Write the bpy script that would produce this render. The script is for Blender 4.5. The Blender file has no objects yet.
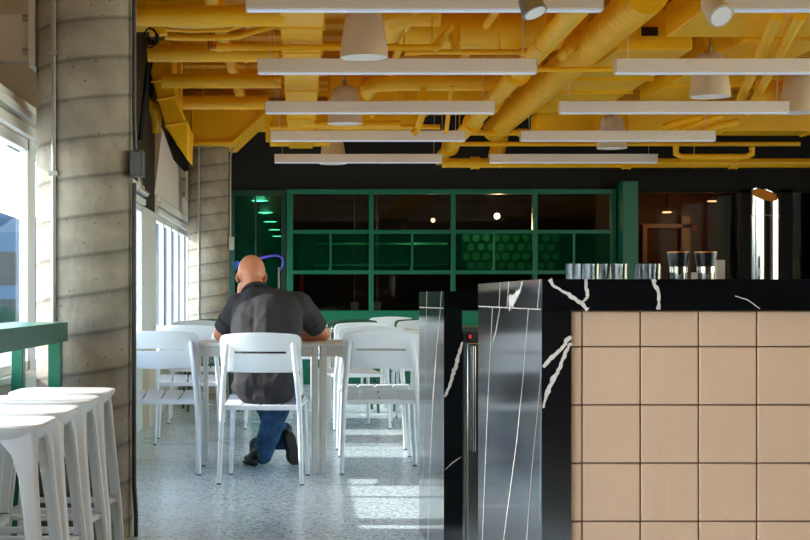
import bpy, bmesh, math, random
from mathutils import Vector, Matrix, noise
random.seed(7)
PI = math.pi
C = bpy.context.scene.collection
F = 1500.0; VX = 300.0; VY = 297.6      # focal length in px, vanishing point; eye height 1.0 m

def at(px, py, Y):
    s = F / Y
    return Vector(((px - VX) / s, Y, 1.0 + (VY - py) / s))
def X_(px, Y): return (px - VX) * Y / F
def Z_(py, Y): return 1.0 + (VY - py) * Y / F

# ------------------------------------------------------------------ materials
def lin(c):
    return tuple(((v / 255) / 12.92 if v / 255 <= .04045 else ((v / 255 + .055) / 1.055) ** 2.4) for v in c) + (1,)
def mat(name, col, rough=.5, metal=0, spec=.5, var=0, vscale=6, bump=0, bscale=40, emit=None, estr=0, coat=0, stretch=None):
    m = bpy.data.materials.new(name); m.use_nodes = True
    nt = m.node_tree; b = nt.nodes['Principled BSDF']
    b.inputs['Base Color'].default_value = lin(col)
    b.inputs['Roughness'].default_value = rough
    b.inputs['Metallic'].default_value = metal
    b.inputs['Specular IOR Level'].default_value = spec
    if coat: b.inputs['Coat Weight'].default_value = coat; b.inputs['Coat Roughness'].default_value = .05
    if emit: b.inputs['Emission Color'].default_value = lin(emit); b.inputs['Emission Strength'].default_value = estr
    tc = nt.nodes.new('ShaderNodeTexCoord'); src = tc.outputs['Object']
    if stretch:
        mp = nt.nodes.new('ShaderNodeMapping'); mp.inputs['Scale'].default_value = stretch
        nt.links.new(src, mp.inputs['Vector']); src = mp.outputs['Vector']
    if var:
        n = nt.nodes.new('ShaderNodeTexNoise'); n.inputs['Scale'].default_value = vscale; n.inputs['Detail'].default_value = 6
        nt.links.new(src, n.inputs['Vector'])
        mr = nt.nodes.new('ShaderNodeMapRange'); mr.inputs['From Min'].default_value = .3; mr.inputs['From Max'].default_value = .7
        mr.inputs['To Min'].default_value = 1 - var; mr.inputs['To Max'].default_value = 1 + var
        nt.links.new(n.outputs['Fac'], mr.inputs['Value'])
        mx = nt.nodes.new('ShaderNodeVectorMath'); mx.operation = 'SCALE'
        mx.inputs[0].default_value = lin(col)[:3]; nt.links.new(mr.outputs['Result'], mx.inputs['Scale'])
        nt.links.new(mx.outputs[0], b.inputs['Base Color'])
    if bump:
        n = nt.nodes.new('ShaderNodeTexNoise'); n.inputs['Scale'].default_value = bscale; n.inputs['Detail'].default_value = 5
        nt.links.new(src, n.inputs['Vector'])
        bp = nt.nodes.new('ShaderNodeBump'); bp.inputs['Strength'].default_value = bump; bp.inputs['Distance'].default_value = .01
        nt.links.new(n.outputs['Fac'], bp.inputs['Height']); nt.links.new(bp.outputs['Normal'], b.inputs['Normal'])
    return m
def glass_mat(name, tint, gloss=.05, rough=.02, ior=1.45, body=None, mixb=0, both=False):
    """thin pane: lets the light of the scene through, tinted, and mirrors by Fresnel"""
    m = bpy.data.materials.new(name); m.use_nodes = True; nt = m.node_tree; nt.nodes.clear()
    o = nt.nodes.new('ShaderNodeOutputMaterial'); t = nt.nodes.new('ShaderNodeBsdfTransparent'); g = nt.nodes.new('ShaderNodeBsdfGlossy')
    fr = nt.nodes.new('ShaderNodeFresnel'); fr.inputs['IOR'].default_value = ior
    mx = nt.nodes.new('ShaderNodeMixShader')
    t.inputs['Color'].default_value = lin(tint); g.inputs['Roughness'].default_value = rough
    fac = fr.outputs[0]
    if not both:      # the far side of the thin sheet adds no second mirror image
        ge = nt.nodes.new('ShaderNodeNewGeometry'); iv = nt.nodes.new('ShaderNodeMath'); iv.operation = 'SUBTRACT'; iv.inputs[0].default_value = 1
        mu = nt.nodes.new('ShaderNodeMath'); mu.operation = 'MULTIPLY'
        nt.links.new(ge.outputs['Backfacing'], iv.inputs[1]); nt.links.new(iv.outputs[0], mu.inputs[0]); nt.links.new(fac, mu.inputs[1]); fac = mu.outputs[0]
    nt.links.new(fac, mx.inputs[0]); nt.links.new(t.outputs[0], mx.inputs[1]); nt.links.new(g.outputs[0], mx.inputs[2])
    if body:
        df = nt.nodes.new('ShaderNodeBsdfDiffuse'); df.inputs['Color'].default_value = lin(body)
        m2 = nt.nodes.new('ShaderNodeMixShader'); m2.inputs[0].default_value = mixb
        nt.links.new(t.outputs[0], m2.inputs[1]); nt.links.new(df.outputs[0], m2.inputs[2]); nt.links.new(m2.outputs[0], mx.inputs[1])
    nt.links.new(mx.outputs[0], o.inputs['Surface'])
    return m

def concrete():
    m = mat('column_concrete', (150, 137, 118), .75, var=.26, vscale=7, bump=.6, bscale=38)
    nt = m.node_tree; b = nt.nodes['Principled BSDF']; base = b.inputs['Base Color'].links[0].from_socket
    tc = nt.nodes.new('ShaderNodeTexCoord'); sp = nt.nodes.new('ShaderNodeSeparateXYZ'); nt.links.new(tc.outputs['Object'], sp.inputs[0])
    a = nt.nodes.new('ShaderNodeMath'); a.operation = 'ARCTAN2'; nt.links.new(sp.outputs['Y'], a.inputs[0]); nt.links.new(sp.outputs['X'], a.inputs[1])
    k = nt.nodes.new('ShaderNodeMath'); k.operation = 'MULTIPLY_ADD'; nt.links.new(a.outputs[0], k.inputs[0]); k.inputs[1].default_value = -1 / (2 * PI)
    z = nt.nodes.new('ShaderNodeMath'); z.operation = 'DIVIDE'; nt.links.new(sp.outputs['Z'], z.inputs[0]); z.inputs[1].default_value = .161
    nt.links.new(z.outputs[0], k.inputs[2])
    fr = nt.nodes.new('ShaderNodeMath'); fr.operation = 'FRACT'; ad = nt.nodes.new('ShaderNodeMath'); ad.operation = 'ADD'; ad.inputs[1].default_value = .5; nt.links.new(k.outputs[0], ad.inputs[0]); nt.links.new(ad.outputs[0], fr.inputs[0])
    cr = nt.nodes.new('ShaderNodeValToRGB'); e = cr.color_ramp.elements
    e[0].position = 0; e[0].color = (.42, .42, .42, 1); e[1].position = .05; e[1].color = (.62, .62, .62, 1)
    for p, v in ((.09, .95), (.5, 1.04), (.85, .9), (.955, .72), (1, .42)):
        q = e.new(p); q.color = (v, v, v, 1)
    nt.links.new(fr.outputs[0], cr.inputs[0])
    # pores
    vo = nt.nodes.new('ShaderNodeTexVoronoi'); vo.inputs['Scale'].default_value = 22; nt.links.new(tc.outputs['Object'], vo.inputs['Vector'])
    c2 = nt.nodes.new('ShaderNodeMapRange'); c2.inputs['From Min'].default_value = .09; c2.inputs['From Max'].default_value = .13
    c2.inputs['To Min'].default_value = .35; nt.links.new(vo.outputs['Distance'], c2.inputs['Value'])
    m1 = nt.nodes.new('ShaderNodeMix'); m1.data_type = 'RGBA'; m1.blend_type = 'MULTIPLY'; m1.inputs['Factor'].default_value = 1
    nt.links.new(base, m1.inputs['A']); nt.links.new(cr.outputs[0], m1.inputs['B'])
    m2 = nt.nodes.new('ShaderNodeMix'); m2.data_type = 'RGBA'; m2.blend_type = 'MULTIPLY'; m2.inputs['Factor'].default_value = .8
    nt.links.new(m1.outputs['Result'], m2.inputs['A']); nt.links.new(c2.outputs[0], m2.inputs['B'])
    nt.links.new(m2.outputs['Result'], b.inputs['Base Color'])
    return m
def terrazzo():
    m = mat('terrazzo', (186, 196, 200), .2)
    nt = m.node_tree; b = nt.nodes['Principled BSDF']
    tc = nt.nodes.new('ShaderNodeTexCoord')
    v = nt.nodes.new('ShaderNodeTexVoronoi'); v.inputs['Scale'].default_value = 85; nt.links.new(tc.outputs['Object'], v.inputs['Vector'])
    sp = nt.nodes.new('ShaderNodeSeparateColor'); nt.links.new(v.outputs['Color'], sp.inputs[0])
    cr = nt.nodes.new('ShaderNodeValToRGB'); cr.color_ramp.interpolation = 'CONSTANT'; e = cr.color_ramp.elements
    e[0].position = 0; e[0].color = lin((140, 160, 172)); e[1].position = .16; e[1].color = lin((184, 202, 210))
    q = e.new(.42); q.color = lin((204, 220, 226)); q = e.new(.8); q.color = lin((232, 240, 242))
    nt.links.new(sp.outputs[0], cr.inputs[0])
    n = nt.nodes.new('ShaderNodeTexNoise'); n.inputs['Scale'].default_value = 1.3; nt.links.new(tc.outputs['Object'], n.inputs['Vector'])
    mr = nt.nodes.new('ShaderNodeMapRange'); mr.inputs['To Min'].default_value = .15; mr.inputs['To Max'].default_value = .34; nt.links.new(n.outputs['Fac'], mr.inputs[0])
    nt.links.new(mr.outputs[0], b.inputs['Roughness'])
    nt.links.new(cr.outputs[0], b.inputs['Base Color'])
    return m
def tile_mat():
    m = mat('peach_tile', (206, 167, 136), .38, var=.035, vscale=3, stretch=(1, 1, 1))
    nt = m.node_tree; b = nt.nodes['Principled BSDF']
    tc = nt.nodes.new('ShaderNodeTexCoord'); w = nt.nodes.new('ShaderNodeTexWave'); w.bands_direction = 'X'; w.inputs['Scale'].default_value = 60
    nt.links.new(tc.outputs['Object'], w.inputs['Vector'])
    bp = nt.nodes.new('ShaderNodeBump'); bp.inputs['Strength'].default_value = .12; bp.inputs['Distance'].default_value = .002
    nt.links.new(w.outputs['Fac'], bp.inputs['Height']); nt.links.new(bp.outputs['Normal'], b.inputs['Normal'])
    return m
def shirt_mat():
    return mat('charcoal_cotton', (54, 51, 52), .85, spec=.25, var=.12, vscale=14, bump=.25, bscale=18)
def denim_mat():
    return mat('blue_denim', (52, 84, 118), .85, spec=.2, var=.35, vscale=16, bump=.3, bscale=120)
def skin_mat():
    m = mat('skin', (204, 130, 94), .5, var=.07, vscale=25, bump=.06, bscale=120)
    b = m.node_tree.nodes['Principled BSDF']
    b.inputs['Subsurface Weight'].default_value = .25; b.inputs['Subsurface Radius'].default_value = (.03, .01, .005); b.inputs['Subsurface Scale'].default_value = .5
    return m
def hatch_green():
    m = mat('ribbed_green', (32, 96, 78), .35)
    nt = m.node_tree; b = nt.nodes['Principled BSDF']
    tc = nt.nodes.new('ShaderNodeTexCoord'); mp = nt.nodes.new('ShaderNodeMapping'); mp.inputs['Rotation'].default_value = (math.radians(60), 0, 0)
    nt.links.new(tc.outputs['Object'], mp.inputs[0])
    w = nt.nodes.new('ShaderNodeTexWave'); w.bands_direction = 'Y'; w.inputs['Scale'].default_value = 38
    nt.links.new(mp.outputs[0], w.inputs[0])
    cr = nt.nodes.new('ShaderNodeValToRGB'); cr.color_ramp.elements[0].color = lin((24, 66, 58)); cr.color_ramp.elements[1].color = lin((52, 112, 92))
    nt.links.new(w.outputs['Fac'], cr.inputs[0]); nt.links.new(cr.outputs[0], b.inputs['Base Color'])
    return m

def ior(m, v):
    m.node_tree.nodes['Principled BSDF'].inputs['IOR'].default_value = v; return m
M = dict(
    concrete=concrete(), terrazzo=terrazzo(), tile=tile_mat(), shirt=shirt_mat(), denim=denim_mat(), skin=skin_mat(),
    grout=mat('grout', (120, 96, 78), .9),
    yellow=mat('yellow_paint', (255, 188, 6), .42, var=.05, vscale=4, bump=.05, bscale=12),
    yellow_deck_shaded=mat('yellow_deck_paint_shaded', (228, 160, 5), .6, var=.12, vscale=3, bump=.5, bscale=9),  # same yellow, darkened to paint in the shade behind the pipes
    copper=mat('copper_fitting', (196, 120, 40), .35, metal=.6),
    dark_gap=mat('dark_gasket', (60, 40, 12), .8),
    black_wall=mat('black_wall_paint', (14, 12, 11), .7),
    black=mat('black_metal', (14, 14, 15), .65, spec=.3),
    marble=mat('black_marble', (12, 12, 14), .09, spec=.6, var=.25, vscale=5),
    marble_hone=ior(mat('polished_marble_end', (14, 15, 17), .11), 2.2),
    vein=mat('marble_vein', (212, 196, 184), .3, var=.12, vscale=40),
    green=mat('green_frame_paint', (6, 108, 78), .35),
    green_dark=mat('dark_green_paint', (18, 62, 46), .45),
    green_chair=mat('green_chair_paint', (22, 72, 48), .4),
    hatch=hatch_green(),
    white_chair=mat('white_chair_paint', (226, 228, 230), .38),
    white_plastic=mat('white_plastic', (228, 224, 222), .36, spec=.5),
    rubber=mat('grey_rubber', (90, 92, 96), .7),
    table_white=mat('table_laminate', (226, 222, 214), .35),
    white_frame=mat('white_window_frame', (222, 222, 220), .4),
    beige_wall=mat('beige_wall_paint', (206, 190, 172), .7, var=.03),
    wall_low=mat('pale_panel', (196, 204, 192), .6),
    wall_white=mat('white_wall_paint', (214, 208, 200), .7),
    fixture=mat('fixture_white', (240, 224, 206), .5),
    diffuser=mat('diffuser', (232, 234, 240), .4, emit=(220, 230, 255), estr=.10),
    pendant=mat('pendant_white', (216, 192, 160), .4),
    lens=mat('lens_glass', (224, 222, 218), .25, emit=(255, 245, 235), estr=.08),
    steel=mat('brushed_steel', (190, 186, 180), .22, metal=1, bump=.05, bscale=30, stretch=(1, 1, .05)),
    polished=mat('polished_steel', (168, 168, 168), .12, metal=1),
    galv=mat('galvanised_conduit', (160, 158, 152), .38, metal=.8),
    dark_pipe=mat('dark_conduit', (70, 66, 62), .45, metal=.4),
    box_grey=mat('grey_box', (72, 70, 68), .5),
    light_box=mat('pale_grey_box', (170, 166, 158), .5),
    amber=mat('amber_lining', (190, 120, 40), .4, metal=.3),
    glass=glass_mat('window_glass', (240, 245, 248), ior=1.14),
    glass_dark=glass_mat('smoked_glass', (186, 182, 176)),
    glass_green=glass_mat('green_glass', (120, 205, 172), body=(4, 74, 54), mixb=.3),
    glass_brown=glass_mat('bronze_glass', (175, 150, 125), ior=1.11),
    tumbler=glass_mat('tumbler_glass', (240, 240, 238), ior=2.6, rough=.08, both=True),
    black_plastic=mat('black_plastic', (20, 19, 20), .35),
    coffee=mat('coffee_beans', (60, 36, 22), .6),
    kitchen=mat('kitchen_wall', (38, 30, 24), .6, var=.3, vscale=3),
    wood=mat('brown_timber', (70, 44, 22), .5, var=.25, vscale=5, stretch=(6, 6, .4)),
    olive=mat('olive_panel', (84, 86, 58), .6),
    orange=mat('orange_paint', (214, 84, 30), .5),
    red=mat('red_paint', (170, 30, 24), .5),
    red_led=mat('red_led', (255, 40, 40), .5, emit=(255, 40, 40), estr=.25),
    bulb=mat('warm_bulb', (255, 220, 170), .5, emit=(255, 205, 140), estr=60),
    bulb_small=mat('small_warm_bulb', (255, 220, 170), .5, emit=(255, 215, 170), estr=5),
    downlight=mat('downlight_lens', (255, 255, 245), .5, emit=(250, 250, 240), estr=5),
    purple=mat('purple_tube', (104, 84, 220), .4),
    blue_bristle=mat('blue_bristle', (70, 110, 210), .5),
    shoe=mat('black_shoe_leather', (24, 20, 18), .45),
    sole=mat('shoe_sole', (42, 32, 28), .7),
    eye=mat('eye_white', (235, 230, 225), .2),
    iris=mat('iris_brown', (60, 40, 25), .2),
    brow=mat('eyebrow_hair', (70, 50, 38), .8),
    perf=mat('hex_disc', (128, 126, 92), .4),
    hill=mat('hill_green', (60, 76, 88), .95, var=.3, vscale=.05),
    facade=mat('facade_blue', (70, 90, 110), .5),
    facade_dark=mat('facade_window', (22, 34, 46), .2),
    wall_dim=mat('dim_wall_paint', (58, 50, 44), .8), bounce_slab=mat('bounce_slab_pale', (206, 202, 194), .8, var=.05),
    ground=mat('outside_ground', (150, 150, 145), .9),
    foliage=mat('outside_foliage', (30, 52, 34), .9, var=.4, vscale=1.5),
)

# ------------------------------------------------------------------ mesh helpers
class MB:
    def __init__(s, base=0): s.bm = bmesh.new(); s.mi = 0
    def _faces(s, n0):
        s.bm.faces.ensure_lookup_table()
        for f in s.bm.faces[n0:]: f.material_index = s.mi
    def box(s, a, b, rot=None):
        n0 = len(s.bm.faces)
        x0, y0, z0 = a; x1, y1, z1 = b
        v = [s.bm.verts.new(p) for p in ((x0,y0,z0),(x1,y0,z0),(x1,y1,z0),(x0,y1,z0),(x0,y0,z1),(x1,y0,z1),(x1,y1,z1),(x0,y1,z1))]
        if rot is not None:
            for q in v: q.co = rot @ q.co
        for i in ((0,3,2,1),(4,5,6,7),(0,1,5,4),(1,2,6,5),(2,3,7,6),(3,0,4,7)): s.bm.faces.new([v[k] for k in i])
        s._faces(n0); return s
    def tube(s, pts, r, seg=12, caps=True, sx=1):
        """swept circle along pts; r may be a list"""
        n0 = len(s.bm.faces); pts = [Vector(p) for p in pts]; n = len(pts)
        rs = r if isinstance(r, (list, tuple)) else [r] * n
        rings = []; up = None
        for i, p in enumerate(pts):
            t = (pts[min(i+1, n-1)] - pts[max(i-1, 0)]).normalized()
            if up is None:
                up = Vector((0, 0, 1)) if abs(t.z) < .9 else Vector((1, 0, 0))
            a = t.cross(up).normalized(); b = a.cross(t).normalized(); up = b
            rings.append([s.bm.verts.new(p + (a * math.cos(2*PI*k/seg) * sx + b * math.sin(2*PI*k/seg)) * rs[i]) for k in range(seg)])
        for i in range(n - 1):
            for k in range(seg):
                f = s.bm.faces.new((rings[i][k], rings[i][(k+1) % seg], rings[i+1][(k+1) % seg], rings[i+1][k])); f.smooth = True
        if caps:
            s.bm.faces.new(rings[0][::-1]); s.bm.faces.new(rings[-1])
        s._faces(n0); return s
    def lathe(s, prof, c=(0,0,0), seg=32, closed=False):
        n0 = len(s.bm.faces); rings = []
        for r, z in prof:
            rings.append([s.bm.verts.new((c[0] + r*math.cos(2*PI*k/seg), c[1] + r*math.sin(2*PI*k/seg), c[2] + z)) for k in range(seg)])
        for i in range(len(rings) - 1):
            for k in range(seg):
                f = s.bm.faces.new((rings[i][k], rings[i][(k+1) % seg], rings[i+1][(k+1) % seg], rings[i+1][k])); f.smooth = True
        if prof[0][0] > 1e-5: s.bm.faces.new(rings[0][::-1])
        if prof[-1][0] > 1e-5: s.bm.faces.new(rings[-1])
        s._faces(n0); return s
    def prism(s, poly, d, origin=(0,0,0)):
        """poly: list of 3D points (planar), extruded by vector d"""
        n0 = len(s.bm.faces); d = Vector(d)
        a = [s.bm.verts.new(Vector(p)) for p in poly]; b = [s.bm.verts.new(Vector(p) + d) for p in poly]; n = len(a)
        s.bm.faces.new(a); s.bm.faces.new(b[::-1])
        for i in range(n): s.bm.faces.new((a[i], b[i], b[(i+1) % n], a[(i+1) % n]))
        s._faces(n0); return s
    def ell(s, c, r, rot=None, seg=16, rings=10):
        n0 = len(s.bm.faces)
        mtx = Matrix.Translation(Vector(c)) @ ((rot or Matrix.Identity(3)).to_4x4()) @ Matrix.Diagonal((r[0], r[1], r[2], 1))
        bmesh.ops.create_uvsphere(s.bm, u_segments=seg, v_segments=rings, radius=1, matrix=mtx)
        s.bm.faces.ensure_lookup_table()
        for f in s.bm.faces[n0:]: f.smooth = True
        s._faces(n0); return s
    def cap(s, p0, p1, r0, r1, seg=14):
        """tapered capsule"""
        p0 = Vector(p0); p1 = Vector(p1)
        s.tube([p0, p0.lerp(p1, .5), p1], [r0, (r0+r1)/2, r1], seg); s.ell(p0, (r0,)*3, seg=seg); s.ell(p1, (r1,)*3, seg=seg); return s
    def ribbon(s, pts, w, nrm, off=.0006):
        """flat inlay following a polyline lying on a plane with normal nrm; w: list of widths"""
        n0 = len(s.bm.faces); nrm = Vector(nrm).normalized(); pts = [Vector(p) for p in pts]
        fine = []; ws = []
        for i in range(len(pts) - 1):
            k = max(2, int((pts[i+1] - pts[i]).length / .005))
            for j in range(k):
                t = j / k; fine.append(pts[i].lerp(pts[i+1], t)); ws.append(w[i] + (w[i+1] - w[i]) * t)
        fine.append(pts[-1]); ws.append(w[-1]); L = []; R = []
        for i, p in enumerate(fine):
            t = (fine[min(i+1, len(fine)-1)] - fine[max(i-1, 0)]).normalized(); side = t.cross(nrm)
            j = noise.noise(p * 110) * ws[i] * .28; q = ws[i] * (.36 + .22 * noise.noise(p * 260 + Vector((3, 1, 7))))
            L.append(s.bm.verts.new(p + nrm*off + side * (j + q))); R.append(s.bm.verts.new(p + nrm*off + side * (j - q)))
        for i in range(len(fine) - 1): s.bm.faces.new((L[i], R[i], R[i+1], L[i+1]))
        s._faces(n0); return s
    def mesh(s, name, mats):
        me = bpy.data.meshes.new(name)
        bmesh.ops.recalc_face_normals(s.bm, faces=s.bm.faces[:]); s.bm.to_mesh(me); s.bm.free(); me.set_sharp_from_angle(angle=math.radians(38))
        for m in (mats if isinstance(mats, (list, tuple)) else [mats]): me.materials.append(m)
        return me

def smooth_angle(o):
    pass
def obj(name, mb, mats, parent=None, bev=0, sub=0, kind=None):
    me = mb.mesh(name, mats) if isinstance(mb, MB) else mb
    o = bpy.data.objects.new(name, me); C.objects.link(o)
    if parent is not None:
        o.parent = parent
        if parent.type == 'EMPTY': o.matrix_parent_inverse = Matrix.Translation(-Vector(parent.location))
        else: o.matrix_parent_inverse = Matrix.Identity(4)
        if parent.type != 'EMPTY' and parent.parent is None:
            o.matrix_parent_inverse = Matrix.Translation(-Vector(parent.location))
    if bev:
        b = o.modifiers.new('bevel', 'BEVEL'); b.width = bev; b.segments = 2; b.limit_method = 'ANGLE'; b.angle_limit = math.radians(50)
    if sub:
        q = o.modifiers.new('sub', 'SUBSURF'); q.levels = sub; q.render_levels = sub
    if kind: o['kind'] = kind
    return o
def root(name, loc, label, cat, group=None):
    o = bpy.data.objects.new(name, None); C.objects.link(o); o.location = loc; o.empty_display_size = .1
    o['label'] = label; o['category'] = cat
    if group: o['group'] = group
    return o
def single(name, mb, mats, label, cat, group=None, **k):
    o = obj(name, mb, mats, **k); me = o.data
    xs = [v.co for v in me.vertices]
    c = Vector(((min(v.x for v in xs)+max(v.x for v in xs))/2, (min(v.y for v in xs)+max(v.y for v in xs))/2, min(v.z for v in xs)))
    me.transform(Matrix.Translation(-c)); o.location = c
    o['label'] = label; o['category'] = cat
    if group: o['group'] = group
    return o
def struct(name, mb, mats, **k): return obj(name, mb, mats, kind='structure', **k)
def copy_tree(o, parent=None):
    c = o.copy(); C.objects.link(c)
    if parent is not None: c.parent = parent
    for ch in [x for x in C.objects if x.parent == o and x != c]: copy_tree(ch, c)
    return c
def clone(o, loc, rz=0, label=None, group=None):
    c = copy_tree(o); c.location = loc; c.rotation_euler = (0, 0, rz)
    if label: c['label'] = label
    if group: c['group'] = group
    return c

# ------------------------------------------------------------------ the room
WX = -1.2           # inner face of the window wall
BY = 17.4           # back wall
CZ = 3.12           # ceiling deck
RX = 7.6            # right wall
FY = -5.0           # wall behind the camera
struct('floor', MB().box((WX-.2, FY, -.1), (RX+.1, 44, 0)), M['terrazzo'])
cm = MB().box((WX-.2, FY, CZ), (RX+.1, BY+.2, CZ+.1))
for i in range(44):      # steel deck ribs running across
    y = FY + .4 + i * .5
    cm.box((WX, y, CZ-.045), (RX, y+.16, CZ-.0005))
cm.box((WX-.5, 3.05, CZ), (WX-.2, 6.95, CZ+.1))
struct('ceiling', cm, M['yellow_deck_shaded'])
struct('wall_right', MB().box((RX, FY, 0), (RX+.15, 12, .3)).box((RX, FY, 2.9), (RX+.15, 12, CZ)).box((RX, FY, .3), (RX+.15, 2.5, 2.9)).box((RX, 12, 0), (RX+.15, BY+6, CZ)), M['beige_wall'])

# window wall on the left: low wall, piers, head, bulkhead
SILL, HEAD = .65, 1.70
open_ = [(3.4, 6.67), (6.8, 8.35), (9.4, 10.35), (10.95, 11.45), (12.5, 17.2)]
struct('wall_left', MB().box((WX-.16, FY, 0), (WX, 3.1, .3)).box((WX-.16, 3.1, 0), (WX, BY, SILL)), M['wall_low'])
piers = MB(); prev = 3.1; piers.box((WX-.16, FY, .3), (WX, 0, 2.9))
for a, b in open_:
    piers.box((WX-.045, prev, SILL), (WX, a, HEAD)); prev = b
piers.box((WX-.045, prev, SILL), (WX, BY, HEAD))
struct('wall_left_piers', piers, M['white_frame'])
struct('wall_left_upper', MB().box((WX-.16, 3.1, HEAD), (WX, 6.9, 1.86)).box((WX-.5, 3.1, 1.84), (WX-.1, 6.9, 1.86)).box((WX-.5, 3.1, 1.86), (WX-.45, 6.9, CZ)).box((WX-.5, 3.05, 1.84), (WX, 3.1, CZ)).box((WX-.5, 6.84, 1.861), (WX, 6.899, CZ)).box((WX-.16, FY, 2.9), (WX, 3.1, CZ)).box((WX-.16, 12.4, HEAD), (WX, BY, 1.86)), M['beige_wall'])
struct('wall_left_bulkhead', MB().box((WX-.16, 6.9, HEAD), (WX, 12.4, CZ)).box((WX-.16, 12.4, 1.86), (WX-.08, BY, CZ)), M['black_wall'])
tr = MB()
for (y0, y1) in ((3.1, 11.4), (12.5, 17.2)):
    tr.box((WX, y0, 1.70), (WX+.03, y1, 1.745)); tr.box((WX, y0, 1.765), (WX+.045, y1, 1.80)); tr.box((WX, y0, 1.80), (WX+.02, y1, 1.845))
struct('trim_1', tr, M['white_frame'], bev=.004)
struct('trim_2', MB().box((WX-.14, 3.1, SILL), (WX+.03, 12.3, SILL+.03)).box((WX-.14, 12.5, SILL), (WX+.05, 17.2, SILL+.03)), M['white_frame'], bev=.005)
struct('trim_3', MB().box((WX, 11.45, 0), (WX+.05, 12.5, .62)), M['beige_wall'])
# sloping pale panel above the far windows
pp = MB(); pp.prism([(WX+.005, 12.35, 1.86), (WX+.005, 13.0, 2.47), (WX+.005, 14.15, 2.30), (WX+.005, 17.1, 2.3), (WX+.005, 17.1, 1.86)], (-.07, 0, 0))
struct('wall_left_panel', pp, M['wall_white'])
n = 1
for (a, b) in open_:
    step = 1.5 if a < 6 else .8
    k = max(1, round((b - a) / step)); w = (b - a) / k
    fr = MB(); gl = MB()
    for i in range(k + 1):
        y = a + i * w; hw = .03
        fr.box((WX-.042, max(a, y-hw), SILL+.03), (WX-.004, min(b, y+hw), HEAD))
    fr.box((WX-.042, a, SILL+.031), (WX-.004, b, SILL+.07)); fr.box((WX-.042, a, HEAD-.05), (WX-.004, b, HEAD-.001))
    wo = struct('window_%d' % n, fr, M['white_frame'], bev=.003)
    gl.box((WX-.036, a+.01, SILL+.04), (WX-.032, b-.01, HEAD-.01))
    obj('pane', gl, M['glass'], parent=wo)
    n += 1
# wall behind the camera, and unseen windows added to let in more daylight
struct('wall_front', MB().box((WX-.2, FY-.15, 0), (RX+.1, FY, CZ)), M['wall_dim'])
for nn, X0, X1, a, b in ((6, WX-.13, WX-.03, 0.0, 3.1), (7, RX+.03, RX+.13, 2.5, 12.0)):
    fr = MB(); k = 5
    for i in range(k+1):
        y = a + (b-a)*i/k; fr.box((X0, max(a, y-.03), .3), (X1, min(b, y+.03), 2.9))
    fr.box((X0, a, .3), (X1, b, .35)); fr.box((X0, a, 2.85), (X1, b, 2.9))
    wo = struct('window_%d' % nn, fr, M['white_frame'])
    obj('pane', MB().box(((X0+X1)/2-.003, a, .33), ((X0+X1)/2+.003, b, 2.87)), M['glass'], parent=wo)

# back wall: black soffit over the glazed kitchen
KT = Z_(189.5, BY)      # top of the green frame
struct('wall_back', MB().box((WX-.2, BY, KT), (RX+.1, BY+.12, CZ)).box((WX-.2, BY, 0), (WX+.02, BY+.12, KT)), M['black_wall'])
struct('wall_back_hall', MB().box((WX-.2, BY+.12, 0), (WX-.02, 44, 2.5)).box((-.17, BY+.12, 0), (-.08, 44, 2.5)).box((WX-.2, 44, 0), (0, 44.1, 2.5)), M['green_dark'])
struct('ceiling_hall', MB().box((WX-.2, BY+.12, 2.45), (-.08, 44, 2.55)), M['green_dark'])
struct('wall_kitchen', MB().box((-.08, 21.6, 0), (RX, 21.7, 2.6)).box((RX-1, BY+.12, 0), (RX-.9, 21.6, 2.6)), M['kitchen'])
struct('ceiling_kitchen', MB().box((-.08, BY+.12, 2.5), (RX, 21.7, 2.6)), M['black_wall'])

# ------------------------------------------------------------------ green door with tinted pane
dx0, dx1 = X_(229, BY), X_(286.5, BY)
d = MB(); z1 = KT - .01
d.box((dx0, BY-.05, 0), (dx0+.07, BY+.01, z1)); d.box((dx1-.06, BY-.05, 0), (dx1, BY+.01, z1)); d.box((dx0+.07, BY-.05, z1-.06), (dx1-.06, BY+.01, z1))
d.box((dx0+.3, BY-.04, 0), (dx0+.32, BY, z1-.06)); d.box((dx0+.07, BY-.05, 0), (dx1-.06, BY+.01, .12))
do = struct('door_1', d, M['green_dark'], bev=.004)
obj('pane', MB().box((dx0+.06, BY-.02, .1), (dx1-.05, BY-.012, z1-.05)), M['glass_green'], parent=do)
hb = MB().tube([(dx1-.1, BY-.1, 1.15), (dx1-.1, BY-.1, 1.2), (dx1-.36, BY-.1, 1.2), (dx1-.36, BY-.1, 1.15)], .008, 8)
obj('door_handle', MB().box((dx1-.1, BY-.09, .85), (dx1-.075, BY-.07, 1.35)).box((dx1-.1, BY-.07, .88), (dx1-.08, BY-.05, .9)).box((dx1-.1, BY-.07, 1.3), (dx1-.08, BY-.05, 1.32)), M['steel'], parent=do)
# purple arc (hose like line) mounted on the door glass
pr = root('curved_hanging_tube', (X_(262, BY-.13), BY-.13, 1.3), 'purple curved tube with a frayed blue end on the green door behind the man', 'tube')
Yp = BY - .075
pts = [at(*p, Yp) for p in ((240, 263), (247, 262), (255, 260.5), (263, 257.5), (271, 255.8), (278, 255.6), (282, 258), (283.6, 262), (282, 267), (279.5, 271))]
obj('tube', MB().tube(pts, [.006, .011, .015, .016, .014, .013, .012, .011, .010, .009], 10), M['purple'], parent=pr)
br = MB()
for i in range(7):
    a = at(241, 263, Yp); e = at(232.5 + .5 * i, 263.5 + 1.2 * i, Yp + .004 * (i - 3)); mid = a.lerp(e, .5) + Vector((0, 0, .025))
    br.tube([a, mid, e], [.003, .003, .002], 6)
obj('frayed_end', br, M['blue_bristle'], parent=pr)
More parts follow.
